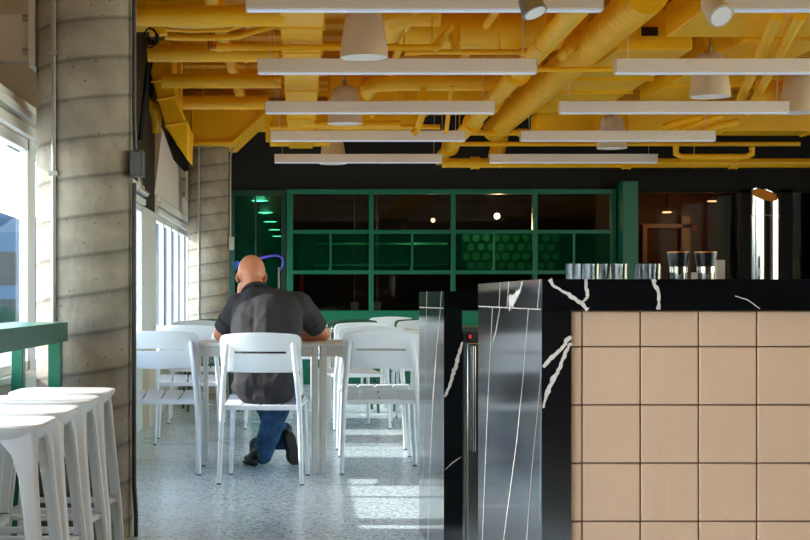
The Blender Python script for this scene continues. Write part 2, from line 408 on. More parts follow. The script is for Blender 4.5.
# hall downlights
for i, (px, py) in enumerate(((259.7, 201), (265.6, 212.8), (270.3, 222), (274.4, 230), (277.5, 236.4))):
    z = 2.44; Y = F * (z - 1) / (VY - py); x = X_(px, Y)
    single('downlight', MB().lathe([(0, .006), (.12, .006), (.12, 0), (0, -.002)], (x, Y, z), 24), M['downlight'],
           ['nearest round downlight in the green hall ceiling behind the glass door', 'second round downlight in the green hall ceiling, counted from the door',
            'third round downlight in the green hall ceiling, counted from the door', 'fourth round downlight in the green hall ceiling, counted from the door',
            'farthest round downlight in the green hall ceiling behind the glass door'][i], 'ceiling light', 'hall downlights')

# ------------------------------------------------------------------ green glazed kitchen partition
kp = root('glazed_partition', (X_(450, BY), BY, 0), 'green framed glazed kitchen partition with a grid of dark panes along the back', 'partition')
kx0 = X_(287, BY); kxs = [X_(p, BY) for p in (290, 371, 452.5, 534)]; kxe = X_(612, BY)
zr = [Z_(192, BY), Z_(232, BY), Z_(272.3, BY)]; zb1, zb0 = Z_(310.5, BY), Z_(323, BY)
for i, x in enumerate(kxs + [kxe]):
    w = .026 if i else .035
    obj('post', MB().box((x-w, BY-.1, 0), (x+w, BY+.04, KT)), M['green'], parent=kp, bev=.004)
for j, z in enumerate(zr):
    w = .022 if j else .028
    obj('rail', MB().box((kx0, BY-.095, z-w), (kxe+.02, BY+.03, z+w)), M['green'], parent=kp, bev=.004)
obj('rail', MB().box((kx0, BY-.12, zb0), (kxe+.02, BY+.05, zb1)), M['green'], parent=kp, bev=.004)
for i in range(4):
    a = (kxs + [kxe])[i]; b = (kxs + [kxe])[i+1]; c = (a + b) / 2
    obj('sliding_stile', MB().box((c-.012, BY-.07, zr[2]+.02), (c+.012, BY-.03, zr[1]-.02)).box((c-.025, BY-.075, zr[2]+.022), (c-.013, BY-.055, zr[2]+.06)), M['green'], parent=kp)
    obj('upper_pane', MB().box((a+.02, BY-.03, zr[1]+.02), (b-.02, BY-.022, zr[0]-.02)), M['glass_dark'], parent=kp)
    obj('sliding_pane', MB().box((a+.02, BY-.052, zr[2]+.02), (b-.02, BY-.045, zr[1]-.02)), M['glass_green'], parent=kp)
    obj('lower_pane', MB().box((a+.02, BY-.03, zb1-.01), (b-.02, BY-.022, zr[2]-.02)), M['glass_dark'], parent=kp)
    obj('base_panel', MB().box((a+.02, BY-.05, .01), (b-.02, BY-.01, zb0+.01)), M['green'], parent=kp)
ex = X_(616.5, BY); ex2 = X_(631.5, BY)
obj('end_post', MB().box((ex, BY-.35, 0), (ex2, BY+.04, Z_(183.5, BY))), M['green'], parent=kp, bev=.005)
obj('end_panel', MB().box((kxe+.02, BY-.05, 0), (ex, BY, KT)), M['green_dark'], parent=kp)

# things in the kitchen behind the glass
hx = root('round_hole_rack', (X_(505, 19.7), 19.7, 1.2), 'honeycomb rack of pale round ends behind the green sliding glass', 'rack')
hm = MB().box((X_(462, 19.7), 19.72, Z_(274, 19.7)), (X_(563, 19.7), 19.8, Z_(232, 19.7))); obj('board', hm, M['kitchen'], parent=hx)
hd = MB()
for r in range(4):
    for c in range(10):
        px = 466 + c * 10 + (5 if r % 2 else 0); py = 238 + r * 9.3
        if px > 560: continue
        q = at(px, py, 19.7); hd.tube([(q.x, 19.68, q.z), (q.x, 19.719, q.z)], .05, 14)
obj('round_ends', hd, M['perf'], parent=hx, kind='stuff')
def hang_bulb(px, py, Y, r, m, label):
    p = at(px, py, Y); t = root('hanging_bulb', (p.x, p.y, p.z), label, 'lamp')
    obj('bulb', MB().ell(p, (r, r, r)), m, parent=t)
    obj('cord', MB().tube([(p.x, p.y, p.z + r), (p.x, p.y, 2.5)], .004, 6), M['black'], parent=t)
    obj('socket', MB().tube([(p.x, p.y, p.z + r*.8), (p.x, p.y, p.z + r + .05)], .016, 10), M['black'], parent=t)
hang_bulb(497, 216, 18.9, .036, M['bulb'], 'glowing warm bulb behind the glass, the brightest lamp in the kitchen')
hang_bulb(433, 220, 19.6, .028, M['bulb_small'], 'small dim bulb hanging behind the glass in the second kitchen bay')
for k, (px, l) in enumerate(((354.5, 'small white box pendant hanging left of the second partition post'), (377, 'small white box pendant hanging right of the second partition post'))):
    p = at(px, 306, 18.2); t = root('box_pendant', p, l, 'lamp', 'box pendants behind the glass')
    obj('shade', MB().box((p.x-.045, p.y-.045, p.z-.05), (p.x+.045, p.y+.045, p.z+.05)), M['wall_white'], parent=t, bev=.004)
    obj('cord', MB().tube([(p.x, p.y, p.z+.05), (p.x, p.y, 2.5)], .003, 6), M['wall_white'], parent=t)
p0, p1 = at(299.5, 300, 18.6), at(303.5, 274, 18.6)
single('orange_post', MB().box((p0.x, 18.6, 0), (p1.x, 18.66, 1.3)).box((p0.x-.06, 18.6, 1.3), (X_(345, 18.6), 18.66, 1.345)), M['orange'], 'thin orange painted frame seen through the lowest left pane', 'frame', bev=.004)
single('prep_counter', MB().box((.3, 19.2, 0), (3.4, 19.8, .88)).box((.25, 19.15, .88), (3.45, 19.85, .92)), M['kitchen'], 'dark work counter inside the kitchen behind the partition', 'counter')
single('wall_shelf', MB().box((.2, 21.3, 1.75), (2.1, 21.6, 1.78)).box((.2, 21.3, 1.45), (2.1, 21.6, 1.48)), M['steel'], 'steel double wall shelf on the kitchen back wall', 'shelf')

# ------------------------------------------------------------------ bronze glass wall at right
sx = [X_(p, BY) for p in (633, 745, 785, 850)]
fr = MB()
for a, w in ((sx[0], .03), (sx[1], .06), (sx[2], .07), (sx[3], .03)): fr.box((a-w, BY-.06, 0), (a+w, BY+.02, KT))
fr.box((sx[0], BY-.06, 0), (RX, BY+.02, .12)); fr.box((sx[0], BY-.06, KT-.04), (RX, BY+.02, KT))
wo = struct('window_8', fr, M['black'])
obj('pane', MB().box((sx[0], BY-.02, .1), (RX, BY-.012, KT-.02)), M['glass_brown'], parent=wo)
struct('wall_timber', MB().box((sx[0]-.02, 19.4, 0), (sx[1]+.3, 19.5, 2.5)), M['wood'])
struct('wall_olive', MB().box((X_(790, 18.4), 18.4, 0), (RX-1, 18.5, Z_(178, 18.4))), M['olive'])
fp = MB()
for (a, b, c, d_) in ((643, 647, 228, 300), (682, 690, 216, 300), (643, 690, 224, 228)):
    q0, q1 = at(a, d_, 19.3), at(b, c, 19.3); fp.box((q0.x, 19.28, q0.z if d_ < 290 else 0), (q1.x, 19.34, q1.z))
single('pale_doorway_frame', fp, M['light_box'], 'pale door frame standing against the timber wall behind bronze glass', 'frame')
for px, py, l in ((667, 212.6, 'left dim downlight over the timber room behind bronze glass'), (712, 201.7, 'right dim downlight over the timber room behind bronze glass')):
    z = 2.44; Y = F * (z-1) / (VY - py) if False else 18.6
    p = at(px, py, 18.6)
    t = root('surface_downlight', (p.x, 18.6, p.z), l, 'ceiling light', 'timber room lights')
    obj('lens', MB().lathe([(0, 0), (.055, 0), (.055, .012), (0, .012)], p, 20), M['downlight'], parent=t)
    obj('stem', MB().tube([(p.x, 18.6, p.z+.012), (p.x, 18.6, 2.5)], .008, 8), M['black'], parent=t)
for px, l in ((675, 'round red knob on the timber wall'), (694, 'small red alarm box on the timber wall')):
    p = at(px, 228, 19.38); single('red_alarm', MB().tube([(p.x, 19.36, p.z), (p.x, 19.4, p.z)], .04, 16), M['red'], l, 'alarm', bev=.004)
for i in range(1):
    gm = MB(); q0, q1 = at(783, 284, 17.9), at(799, 259, 17.9)
    for k in range(12):
        x = q0.x + (q1.x-q0.x) * k / 11; gm.box((x-.004, 17.9, 0), (x+.004, 17.91, q1.z))
    gm.box((q0.x, 17.9, q1.z), (q1.x, 17.91, q1.z+.012)); gm.box((q0.x, 17.9, .6), (q1.x, 17.91, .612))
    single('wire_screen', gm, M['galv'], 'low wire screen standing behind the bronze glass by the olive panel', 'screen')

# ------------------------------------------------------------------ columns
def column(px0, px1, Y, top, label_name):
    cx = X_((px0+px1)/2, Y); r = (px1-px0)/2 * Y / F
    m = MB(); prof = [(r, 0)] + [(r, i * top / 20) for i in range(1, 21)]
    m.lathe(prof, (0, 0, 0), 64)
    o = struct(label_name, m, M['concrete']); o.location = (cx, Y, 0); return cx, r
Y1 = 6.33; c1x, c1r = column(37, 133, Y1, CZ, 'concrete_column')
Y2 = 14.9; c2x, c2r = column(188, 229, Y2, Z_(139, 14.9), 'concrete_column')
# conduits on the first column
a1 = math.radians(242)
qx, qy = c1x + (c1r+.013)*math.cos(a1), Y1 + (c1r+.013)*math.sin(a1)
t = root('wall_conduit', (qx, qy, 0), 'pale metal conduit running up the left face of the large near column', 'conduit')
obj('pipe', MB().tube([(qx, qy, 0), (qx, qy, CZ)], .0105, 14), M['galv'], parent=t)
for z in (.6, 1.5, 1.99, 2.6): obj('strap', MB().box((qx-.018, qy-.013, z), (qx+.018, qy+.012, z+.018)), M['galv'], parent=t)
qx, qy = c1x + c1r + .012, Y1 - .05
t = root('wall_conduit', (qx, qy, 0), 'dark conduit with a grey junction box on the right side of the near column', 'conduit')
obj('pipe', MB().tube([(qx+.006, qy, 0), (qx+.006, qy, .1), (qx-.002, qy, .22), (qx-.002, qy, 1.48)], .0095, 12), M['dark_pipe'], parent=t)
obj('pipe', MB().tube([(qx+.002, qy, 1.62), (qx-.002, qy, 1.75), (qx-.002, qy, CZ)], .0095, 12), M['dark_pipe'], parent=t)
bz0, bz1 = Z_(178, Y1), Z_(152, Y1)
jb = obj('junction_box', MB().box((qx-.014, qy-.06, bz0), (qx+.04, qy+.04, bz1)), M['box_grey'], parent=t, bev=.004)
obj('box_cover', MB().box((qx-.008, qy-.066, bz0+.008), (qx+.034, qy-.06, bz1-.008)), M['box_grey'], parent=jb, bev=.002)
obj('connector', MB().tube([(qx+.02, qy, bz0), (qx+.03, qy, bz0-.05), (qx+.06, qy, bz0-.075)], .008, 8), M['galv'], parent=t)
# conduits on the far column
qx, qy = c2x - .085, Y2 - math.sqrt(c2r**2 - .085**2) - .012
t = root('wall_conduit', (qx, qy, 0), 'thin pale conduit down the front of the far concrete column', 'conduit')
obj('pipe', MB().tube([(qx, qy, 0), (qx, qy, 2.54)], .010, 10), M['galv'], parent=t)
qx, qy = c2x + c2r + .014, Y2 - .03
t = root('wall_conduit', (qx, qy, 0), 'conduit on the right of the far column ending in a pale switch box', 'conduit')
obj('pipe', MB().tube([(qx, qy, 1.58), (qx, qy, 2.4), (qx+.02, qy, 2.46), (qx+.09, qy, 2.55), (X_(262, Y2), qy, Z_(113, Y2))], .010, 10), M['galv'], parent=t)
obj('switch_box', MB().box((qx-.012, qy-.04, Z_(250, Y2)), (qx+.04, qy+.03, Z_(237, Y2))), M['light_box'], parent=t, bev=.004)
# steel brackets tying columns to the window wall
for Y, r, cx, l in ((Y1, c1r, c1x, 'pale steel beam with bolted plate tying the near column to the window wall'), (Y2, c2r, c2x, 'pale steel beam with bolted plate tying the far column to the window wall')):
    t = root('steel_bracket', (WX, Y, 2.0), l, 'bracket', 'column brackets')
    obj('beam', MB().box((WX-(.45 if Y < 8 else 0), Y-.03, 1.99), (cx-r-.01, Y+.03, 2.19)), M['wall_white'], parent=t, bev=.003)
    pl = obj('plate', MB().box((cx-r-.02, Y-.1, 1.96), (cx-r+.01, Y+.1, 2.25)), M['wall_white'], parent=t, bev=.003)
    for z in (2.03, 2.17):
        obj('bolt', MB().tube([(cx-r-.05, Y-.06, z), (cx-r-.02, Y-.06, z)], .014, 8), M['galv'], parent=t)

# ------------------------------------------------------------------ yellow services under the ceiling
def pipe(path, r, label, name='ceiling_pipe', cat='pipe', seg=18, mat_='yellow', joints=(), hang=None, group='yellow ceiling services', rib=0):
    t = root(name, Vector(path[0]), label, cat)
    P = [Vector(p) for p in path]
    m = MB().tube(P, r, seg)
    if rib:
        for i in range(len(P)-1):
            L = (P[i+1]-P[i]).length; k = int(L / rib)
            for j in range(1, k):
                c = P[i].lerp(P[i+1], j / k); dd = (P[i+1]-P[i]).normalized() * .006
                m.tube([c-dd, c+dd], r*1.012, seg, caps=True)
    obj('pipe_run', m, M[mat_], parent=t)
    for f in joints:
        i = int(f); u = f - i; c = P[i].lerp(P[i+1], u); dd = (P[i+1]-P[i]).normalized()
        obj('coupling', MB().tube([c-dd*.035, c+dd*.035], r*1.28, seg).tube([c-dd*.045, c-dd*.03], r*1.38, seg).tube([c+dd*.03, c+dd*.045], r*1.38, seg), M[mat_], parent=t)
    for f in (hang or ()):
        i = int(f); u = f - i; c = P[i].lerp(P[i+1], u)
        obj('hanger', MB().tube([(c.x, c.y, c.z + r*.9), (c.x, c.y, CZ)], .005, 6).tube([c - (P[i+1]-P[i]).normalized()*.012, c + (P[i+1]-P[i]).normalized()*.012], r*1.08, seg), M[mat_], parent=t)
    return t
def xpipe(px0, px1, py, dpx, Y, label, **k):
    r = dpx / 2 * Y / F; z = Z_(py, Y)
    x0, x1 = max(WX, X_(px0, Y)), X_(px1, Y)
    return pipe([(x0, Y, z), ((x0+x1)/2, Y, z), (x1, Y, z)], r, label, **k)
def elbow(c, a, b, r, n=6):
    """points of a rounded corner at c between directions a and b"""
    c, a, b = Vector(c), Vector(a).normalized(), Vector(b).normalized()
    return [(c + a*r) * (1-t)**2 + c * 2*t*(1-t) + (c + b*r) * t*t for t in [i/n for i in range(n+1)]]
def duct(a, b, label, name='rectangular_duct', flange=.6, axis='Y', mats='yellow', fl=.02):
    t = root(name, ((a[0]+b[0])/2, a[1], a[2]), label, 'duct')
    obj('duct_run', MB().box(a, b), M[mats], parent=t, bev=.006)
    ax = 1 if axis == 'Y' else 0; L = b[ax]-a[ax]; k = max(1, int(L / flange))
    for i in range(1, k):
        c = a[ax] + L * i / k
        lo = [a[0]-fl, a[1]-fl, a[2]-fl]; hi = [b[0]+fl, b[1]+fl, b[2]+fl]
        lo[ax] = c-.015; hi[ax] = c+.015
        obj('flange', MB().box(lo, hi), M[mats], parent=t, bev=.003)
    return t

# left group, running across the bay (each deeper into the room and lower in view)
xpipe(100, 285, 16, 21, 8.6, 'thick yellow pipe at the top left, nearest across the left bay', hang=(.5, 1.6))
xpipe(148, 279, 53.5, 17, 10.2, 'thick yellow pipe across the left bay, second from the front', hang=(.4, 1.5))
xpipe(162, 281, 81, 14.5, 11.7, 'yellow pipe across the left bay, third from the front', hang=(.4, 1.4))
xpipe(176, 268, 103, 13, 13.2, 'yellow pipe over the capital of the far column', hang=(.6, 1.5))
xpipe(210, 440, 47.5, 6.5, 9.4, 'slim yellow sprinkler line crossing in front of the near round pendant', joints=(.12,), hang=(.7, 1.5), group='x')
p = at(211, 47, 9.4)
single('copper_elbow', MB().tube([p + Vector((.07, 0, 0)), p, p + Vector((-.005, 0, .05))], [.022, .026, .022], 12).tube([p + Vector((-.005, 0, .05)), p + Vector((-.005, 0, .11))], .006, 8).tube([p + Vector((-.005, 0, .105)), p + Vector((-.005, 0, .112))], .02, 10), M['copper'],
       'copper coloured sprinkler elbow on the slim yellow line in the left bay', 'pipe fitting')
pipe([at(148, 28, 9.0), at(190, 31, 9.0), at(228, 30, 9.0), at(240, 26, 9.0), at(262, 20, 9.0), at(280, 19, 9.0)], .011, 'thin wavy yellow conduit, upper of two in the left bay', name='ceiling_conduit')
pipe([at(165, 37, 9.3), at(200, 38, 9.3), at(238, 37, 9.3), at(256, 31, 9.3), at(278, 25, 9.3)], .018, 'thin wavy yellow conduit, lower of two in the left bay', name='ceiling_conduit')
t = root('junction_box', at(157, 30, 8.9), 'small yellow junction box with a black cable loop at the left', 'junction box')
q = at(158, 30, 8.9); obj('box', MB().box((q.x-.05, 8.88, q.z-.03), (q.x+.05, 8.95, q.z+.03)), M['yellow'], parent=t, bev=.004)
lp = [at(157, 34, 8.87)] + [at(150 + 6*math.cos(a), 38 + 10*math.sin(a), 8.87) for a in [math.radians(d_) for d_ in range(-60, -300, -30)]] + [at(156, 44, 8.87), at(157, 36, 8.87)]
obj('cable_loop', MB().tube(lp, .006, 8), M['black'], parent=t)
obj('plug', MB().tube([at(157, 43, 8.86), at(157, 34, 8.86)], .012, 8), M['black'], parent=t)
# yellow beam with sloping end over the far column
cb = MB(); Yc = 14.55
cb.prism([at(178, 108, Yc), at(176, 143, Yc), at(232, 143, Yc), at(268, 108, Yc)], (0, .75, 0))
cbo = root('yellow_beam', (c2x, Yc, 2.5), 'large yellow beam with a sloping end resting on the far column', 'beam')
obj('web', cb, M['yellow'], parent=cbo, bev=.006)
obj('flange', MB().prism([at(176, 141.5, Yc-.05), at(176, 144, Yc-.05), at(233, 144, Yc-.05), at(270, 109, Yc-.05), at(267, 108, Yc-.05), at(232, 141.5, Yc-.05)], (0, .85, 0)), M['yellow'], parent=cbo)
obj('edge_strip', MB().tube([at(192, 110, Yc-.02), at(193, 140, Yc-.02)], .012, 8), M['yellow'], parent=cbo)
single('yellow_post_box', MB().box((X_(170, 12.9), 12.9, Z_(110, 12.9)), (X_(181, 12.9), 13.1, CZ)), M['yellow'], 'short yellow box column hanging from the ceiling beside the far window', 'beam', bev=.005)
duct((X_(232, 15.7), 15.5, Z_(130, 15.7)), (X_(420, 15.7), 15.9, Z_(112, 15.7)), 'yellow cross duct high in front of the black back wall', axis='X', flange=.7)
pipe([at(267, 96, 14.2), at(267.5, 120, 14.2), at(268, 142, 14.2)], .022, 'short yellow drop pipe hanging beside the sloping beam end', name='drop_pipe')
# yellow curving ducts above the far windows, left edge
t = root('sloping_duct', (WX+.2, 12.7, 2.4), 'wide yellow duct sloping down along the window wall behind the near column', 'duct')
yd = 11.9
obj('duct_run', MB().prism([at(158, 40, yd), at(150, 72, yd), at(158, 100, yd), at(166, 128, yd), at(188, 161, yd), at(189, 128, yd), at(176, 100, yd), at(170, 40, yd)], (0, .5, 0)), M['yellow'], parent=t, bev=.01)
for (a, b_) in (((151, 82), (172, 78)), ((157, 100), (176, 96)), ((165, 126), (188, 122))):
    obj('seam', MB().tube([at(a[0], a[1], yd-.01), at(b_[0], b_[1], yd-.01)], .012, 8), M['yellow'], parent=t)
pipe([at(141, 62, 12.0), at(142, 92, 12.0), at(147, 104, 12.0), at(154, 108, 12.0), at(156, 118, 12.1), at(156, 130, 12.2)], .045, 'yellow bent pipe in the dark gap beside the near column')
single('black_slanted_bar', MB().tube([at(149, 55, 10.6), at(140, 140, 10.6)], .016, 8), M['black'], 'black slanted bar hanging just right of the near column', 'bar')
# centre duct seen from below
duct((X_(279.5, 8.4)-.0, 8.0, 2.60), (.137, 16.1, 2.72), 'long narrow yellow duct running into the room, its underside facing down', flange=.9, fl=.012)
# yellow light blocks between pipes: cable tray
duct((WX, 9.55, Z_(28, 9.7)), (X_(225, 9.7), 9.85, Z_(4, 9.7)), 'yellow cable tray high over the left bay', name='cable_tray', axis='X', flange=.4)
# big round ducts across the centre
xpipe(404, 585, 30, 38, 10.6, 'very thick yellow spiral duct across the centre near the top', name='spiral_duct', cat='duct', seg=28, rib=.35)
e0 = at(404, 28, 10.9)
pipe([at(440, 12, 9.9), at(410, 12, 9.9), at(396, 16, 9.95), at(390, 24, 10.1), at(390, 30, 10.3)], .095, 'yellow elbow duct bending up behind the near round pendant', name='curved_duct', cat='duct', seg=24, rib=.12)
pipe([at(500, 82, 12.6), at(400, 82, 12.6), at(378, 83, 12.6), at(369, 86, 12.65), at(368, 92, 12.8)], .075, 'yellow round duct ending in a bend behind the second pendant', name='curved_duct', cat='duct', seg=24, rib=.5)
pipe(elbow(at(454, 22, 9.6), (0, 0, -1), (0, 1, 0), .05)[::-1] + [at(454, 40, 9.6), at(456, 52, 9.6)], .03, 'short yellow valve drop between the second and third strip light', name='drop_pipe', joints=(6.5,))
pipe([at(436, 47, 9.5), at(442, 38, 9.5), at(452, 26, 9.5)], .022, 'slanted yellow branch pipe with a flanged joint at the centre', joints=(.3,))
xpipe(405, 540, 52, 5.5, 9.8, 'slim yellow pipe crossing below the thick spiral duct', joints=(.1, 1.8), hang=(.4, 1.4))
xpipe(500, 660, 69.5, 5, 10.6, 'slim straight yellow pipe crossing above the diagonal duct', hang=(.5,))
pipe([at(452, 86, 12), at(446, 133, 12.2)], .018, 'thin yellow upright pipe beside the third strip light', name='drop_pipe')
pipe([at(424, 87, 12.2), at(421, 100, 12.2), at(426, 105, 12.2), at(418, 128, 12.4), at(413, 134, 12.4)], .028, 'crooked yellow branch pipe behind the third strip light', joints=(1.5,))
xpipe(270, 440, 127, 5, 14.6, 'thin yellow pipe across the centre over the far pendants', hang=(.4, 1.5))
xpipe(300, 400, 124, 7, 13.9, 'short yellow pipe between the two left pendants', hang=(.6,))
# diagonal pipes running into the room
h = 1.42
def run(h, xs, ys, r, label, **k): return pipe([(x, y, 1 + h) for x, y in zip(xs, ys)], r, label, **k)
def hp(px, py, h): Y = F * h / (VY - py); return Vector((X_(px, Y), Y, 1 + h))
pa, pb = hp(590, -6, 1.6), hp(435, 164, 1.6)
t = pipe([pa, pa.lerp(pb, .5), pb], .066, 'bright yellow pipe with couplings running diagonally through the strip lights', joints=(.55, .9, 1.15, 1.6), hang=(.3, .8, 1.4, 1.8), seg=24)
pa, pb = hp(648, -6, 1.76), hp(494, 130, 1.76)
pipe([pa, pa.lerp(pb, .5), pb], .12, 'wide yellow ribbed spiral duct running diagonally, right of the bright pipe', name='spiral_duct', cat='duct', seg=32, rib=.13)
pipe([at(578, 36, 10.3), at(566, 50, 10.3), at(562, 56, 10.4)], .04, 'short fat yellow valve between the two diagonal ducts', joints=(.4,))
# rectangular ducts running away at right
duct((2.22, 11.3, 2.76), (2.82, 14.3, 3.02), 'wide yellow rectangular duct running away, right of the spiral duct', flange=.75)
duct((3.08, 10.4, 2.78), (3.68, 13.6, 3.03), 'yellow rectangular duct running away above the right pendant', flange=.9)
duct((2.5, 9.0, 2.78), (4.2, 10.25, 3.0), 'big yellow plenum box at the upper right of the ceiling', flange=2)
duct((2.2, 10.4, 2.72), (2.72, 11.1, 3.0), 'yellow plenum box with a small grille near the upper spotlight', flange=2)
gm = MB(); gz0, gz1 = Z_(35.5, 10.38), Z_(27, 10.38); gx0, gx1 = X_(642, 10.38), X_(658, 10.38)
gm.box((gx0, 10.385, gz0), (gx1, 10.399, gz1))
for i in range(6): gm.box((gx0, 10.37, gz0 + i*(gz1-gz0)/5.5), (gx1, 10.385, gz0 + i*(gz1-gz0)/5.5 + .004))
single('air_grille', gm, M['dark_gap'], 'small dark air grille on the yellow plenum box below the top spotlight', 'grille')
duct((4.6, 10.0, 2.6), (6.4, 10.5, 2.95), 'yellow cross duct at the far right of the ceiling', axis='X', flange=.6)
duct((2.3, 14.6, 2.62), (5.9, 14.95, 2.8), 'long yellow cross duct low before the black wall at right', axis='X', flange=.8)
pipe([at(758, 96, 11.8), at(775, 95, 11.8), at(840, 95, 11.8)], .12, 'fat yellow round duct stub at the right edge', name='spiral_duct', cat='duct', seg=28, rib=.2)
pipe([hp(778, 15, 1.6), hp(735, 112, 1.6)], .035, 'left of two parallel yellow pipes slanting at the right', seg=14)
pipe([hp(800, 15, 1.6), hp(748, 112, 1.6)], .035, 'right of two parallel yellow pipes slanting at the right', seg=14)
xpipe(442, 830, 163, 9.5, 16.2, 'thick lowest yellow pipe crossing before the black wall', joints=(.17, .95, 1.5), hang=(.3, 1.3))
xpipe(452, 800, 144, 4.5, 15.6, 'thin yellow pipe just above the lowest thick pipe', hang=(.5, 1.5))
xpipe(470, 820, 132.5, 6, 15.1, 'yellow pipe crossing above the two lowest at right', joints=(.3,), hang=(.5, 1.5))
pipe([at(676, 146, 15.3), at(676, 154, 15.3), at(682, 157, 15.3), at(745, 157, 15.3), at(752, 154, 15.3), at(752, 147, 15.3)], .032, 'yellow U shaped pipe bend before the black wall at right')
for i, (a, b) in enumerate((((662, 128), (700, 118)), ((680, 130), (722, 116)), ((700, 132), (738, 122)))):
    pipe([at(a[0], a[1], 13.6), at((a[0]+b[0])/2, (a[1]+b[1])/2 - 1, 13.6), at(b[0], b[1], 13.6)], .035, ['leftmost', 'middle', 'rightmost'][i] + ' of three short slanting yellow pipes over the right strip lights')
pipe([at(495, 160, 16.4), at(500, 140, 16.4), at(504, 120, 16.4), at(504, 105, 16.4)], .085, 'yellow vertical duct dropping behind the last strip lights', name='drop_duct', cat='duct')
xpipe(270, 330, 139, 15, 15.9, 'short yellow pipe at the end of the narrow centre duct')
pipe([(1.3, 9.4, 2.9), (1.3, 15.5, 2.9)], .03, 'slim yellow pipe running away above the bright diagonal pipe', hang=(.3, .7))
pipe([(.75, 8.6, 2.88), (.75, 15.5, 2.88)], .03, 'slim yellow pipe running away over the centre', hang=(.3, .7))
pipe([(-.55, 8.2, 2.86), (-.55, 15.2, 2.86)], .045, 'yellow pipe running away above the left bay', hang=(.3, .7))
duct((.25, 12.8, 2.66), (.85, 13.6, 2.95), 'yellow box duct behind the second round pendant', flange=3)
duct((.95, 13.4, 2.76), (1.65, 14.4, 3.0), 'yellow box duct behind the fourth strip light', flange=3)
# thin white wires and small ceiling brackets handled with the lights

# ------------------------------------------------------------------ strip lights
HL = 1.45
def strip_light():
    t = root('strip_light', (0, 0, 0), 'x', 'ceiling light')
    obj('housing', MB().box((0, -.035, -.038), (1.745, .035, .047)), M['fixture'], parent=t, bev=.003)
    obj('diffuser', MB().box((.004, -.033, -.047), (1.741, .033, -.0385)), M['diffuser'], parent=t, bev=.003)
    for x in (0, 1.745): obj('end_cap', MB().box((x-.004 if x == 0 else x, -.036, -.045), (x if x == 0 else x+.004, .036, .048)), M['pendant'], parent=t)
    for x, dx in ((.08, -.015), (1.66, .01)): obj('cable', MB().tube([(x, 0, .047), (x+dx, 0, CZ-1-HL)], .0028, 6), M['wall_white'], parent=t)
    return t
sl = strip_light(); firsts = True
ordn = ['nearest', 'second nearest', 'third', 'fourth', 'farthest']
for gx, side in ((X_(247, F*HL/291.6), 'left'), (1.98, 'right')):
    for i, pyc in enumerate((6, 68, 109, 137.5, 160)):
        Y = F * HL / (VY - (pyc - (4 if i == 0 else 1.3)))
        lab = '%s white strip light in the %s row of hanging strips' % (ordn[i], side)
        if firsts: sl.location = (gx, Y, 1+HL); sl['label'] = lab; sl['group'] = 'hanging strip lights'; firsts = False
        else: clone(sl, (gx, Y, 1+HL), 0, lab, 'hanging strip lights')

# ------------------------------------------------------------------ bell pendants
def pendant():
    t = root('bell_pendant', (0, 0, 0), 'x', 'pendant lamp')
    prof = [(.0, .31), (.075, .31), (.095, .295), (.11, .24), (.125, .16), (.138, .07), (.143, .02), (.145, 0), (.138, 0), (.13, .05), (.11, .2), (.08, .28), (0, .29)]
    obj('shade', MB().lathe(prof, seg=40), M['pendant'], parent=t)
    obj('lens', MB().lathe([(0, .004), (.137, .004), (.137, .018), (0, .018)], seg=32), M['lens'], parent=t)
    obj('stem', MB().tube([(0, 0, .31), (0, 0, .36)], .018, 12).tube([(0, 0, .36), (0, 0, .45)], .006, 8), M['galv'], parent=t)
    obj('rod', MB().tube([(0, 0, .45), (0, 0, CZ-1-1.43)], .006, 8), M['galv'], parent=t)
    return t
pd = pendant(); first = True
for px, py, l in ((364, 58, 'nearest bell pendant lamp, large and white, left of centre'), (345, 124, 'second bell pendant lamp behind the third strip light'), (333, 164, 'farthest left bell pendant lamp, before the black wall'),
                  (710, 97, 'bell pendant lamp at the right below the second right strip light'), (612, 148.5, 'small bell pendant lamp at right of centre behind the strips'), (798, 113, 'bell pendant lamp cut off by the right edge')):
    Y = F * 1.43 / (VY - py); loc = (X_(px, Y), Y, 2.43)
    if first: pd.location = loc; pd['label'] = l; pd['group'] = 'bell pendant lamps'; first = False
    else: clone(pd, loc, 0, l, 'bell pendant lamps')
# spotlights
def spot(px, py, Y, d, l, ribbed=False):
    p = at(px, py, Y); d = Vector(d).normalized(); t = root('spotlight', p, l, 'spotlight')
    a = p - d * .10
    obj('can', MB().tube([a, a + d*.02, p - d*.015, p], [.04, .052, .06, .063], 24), M['pendant' if not ribbed else 'galv'], parent=t)
    obj('lens', MB().tube([p, p + d*.004], .05, 24), M['lens'], parent=t)
    obj('stem', MB().tube([a + d*.03, a + Vector((0, 0, .1)), (a.x, a.y, CZ)], .008, 8), M['galv'], parent=t)
spot(721, 16, 6.9, (.25, -.75, -.75), 'round white spotlight at the top right pointing down')
spot(535, 13, 7.0, (.35, -.3, -.95), 'ribbed metal spotlight at the top centre pointing down', True)

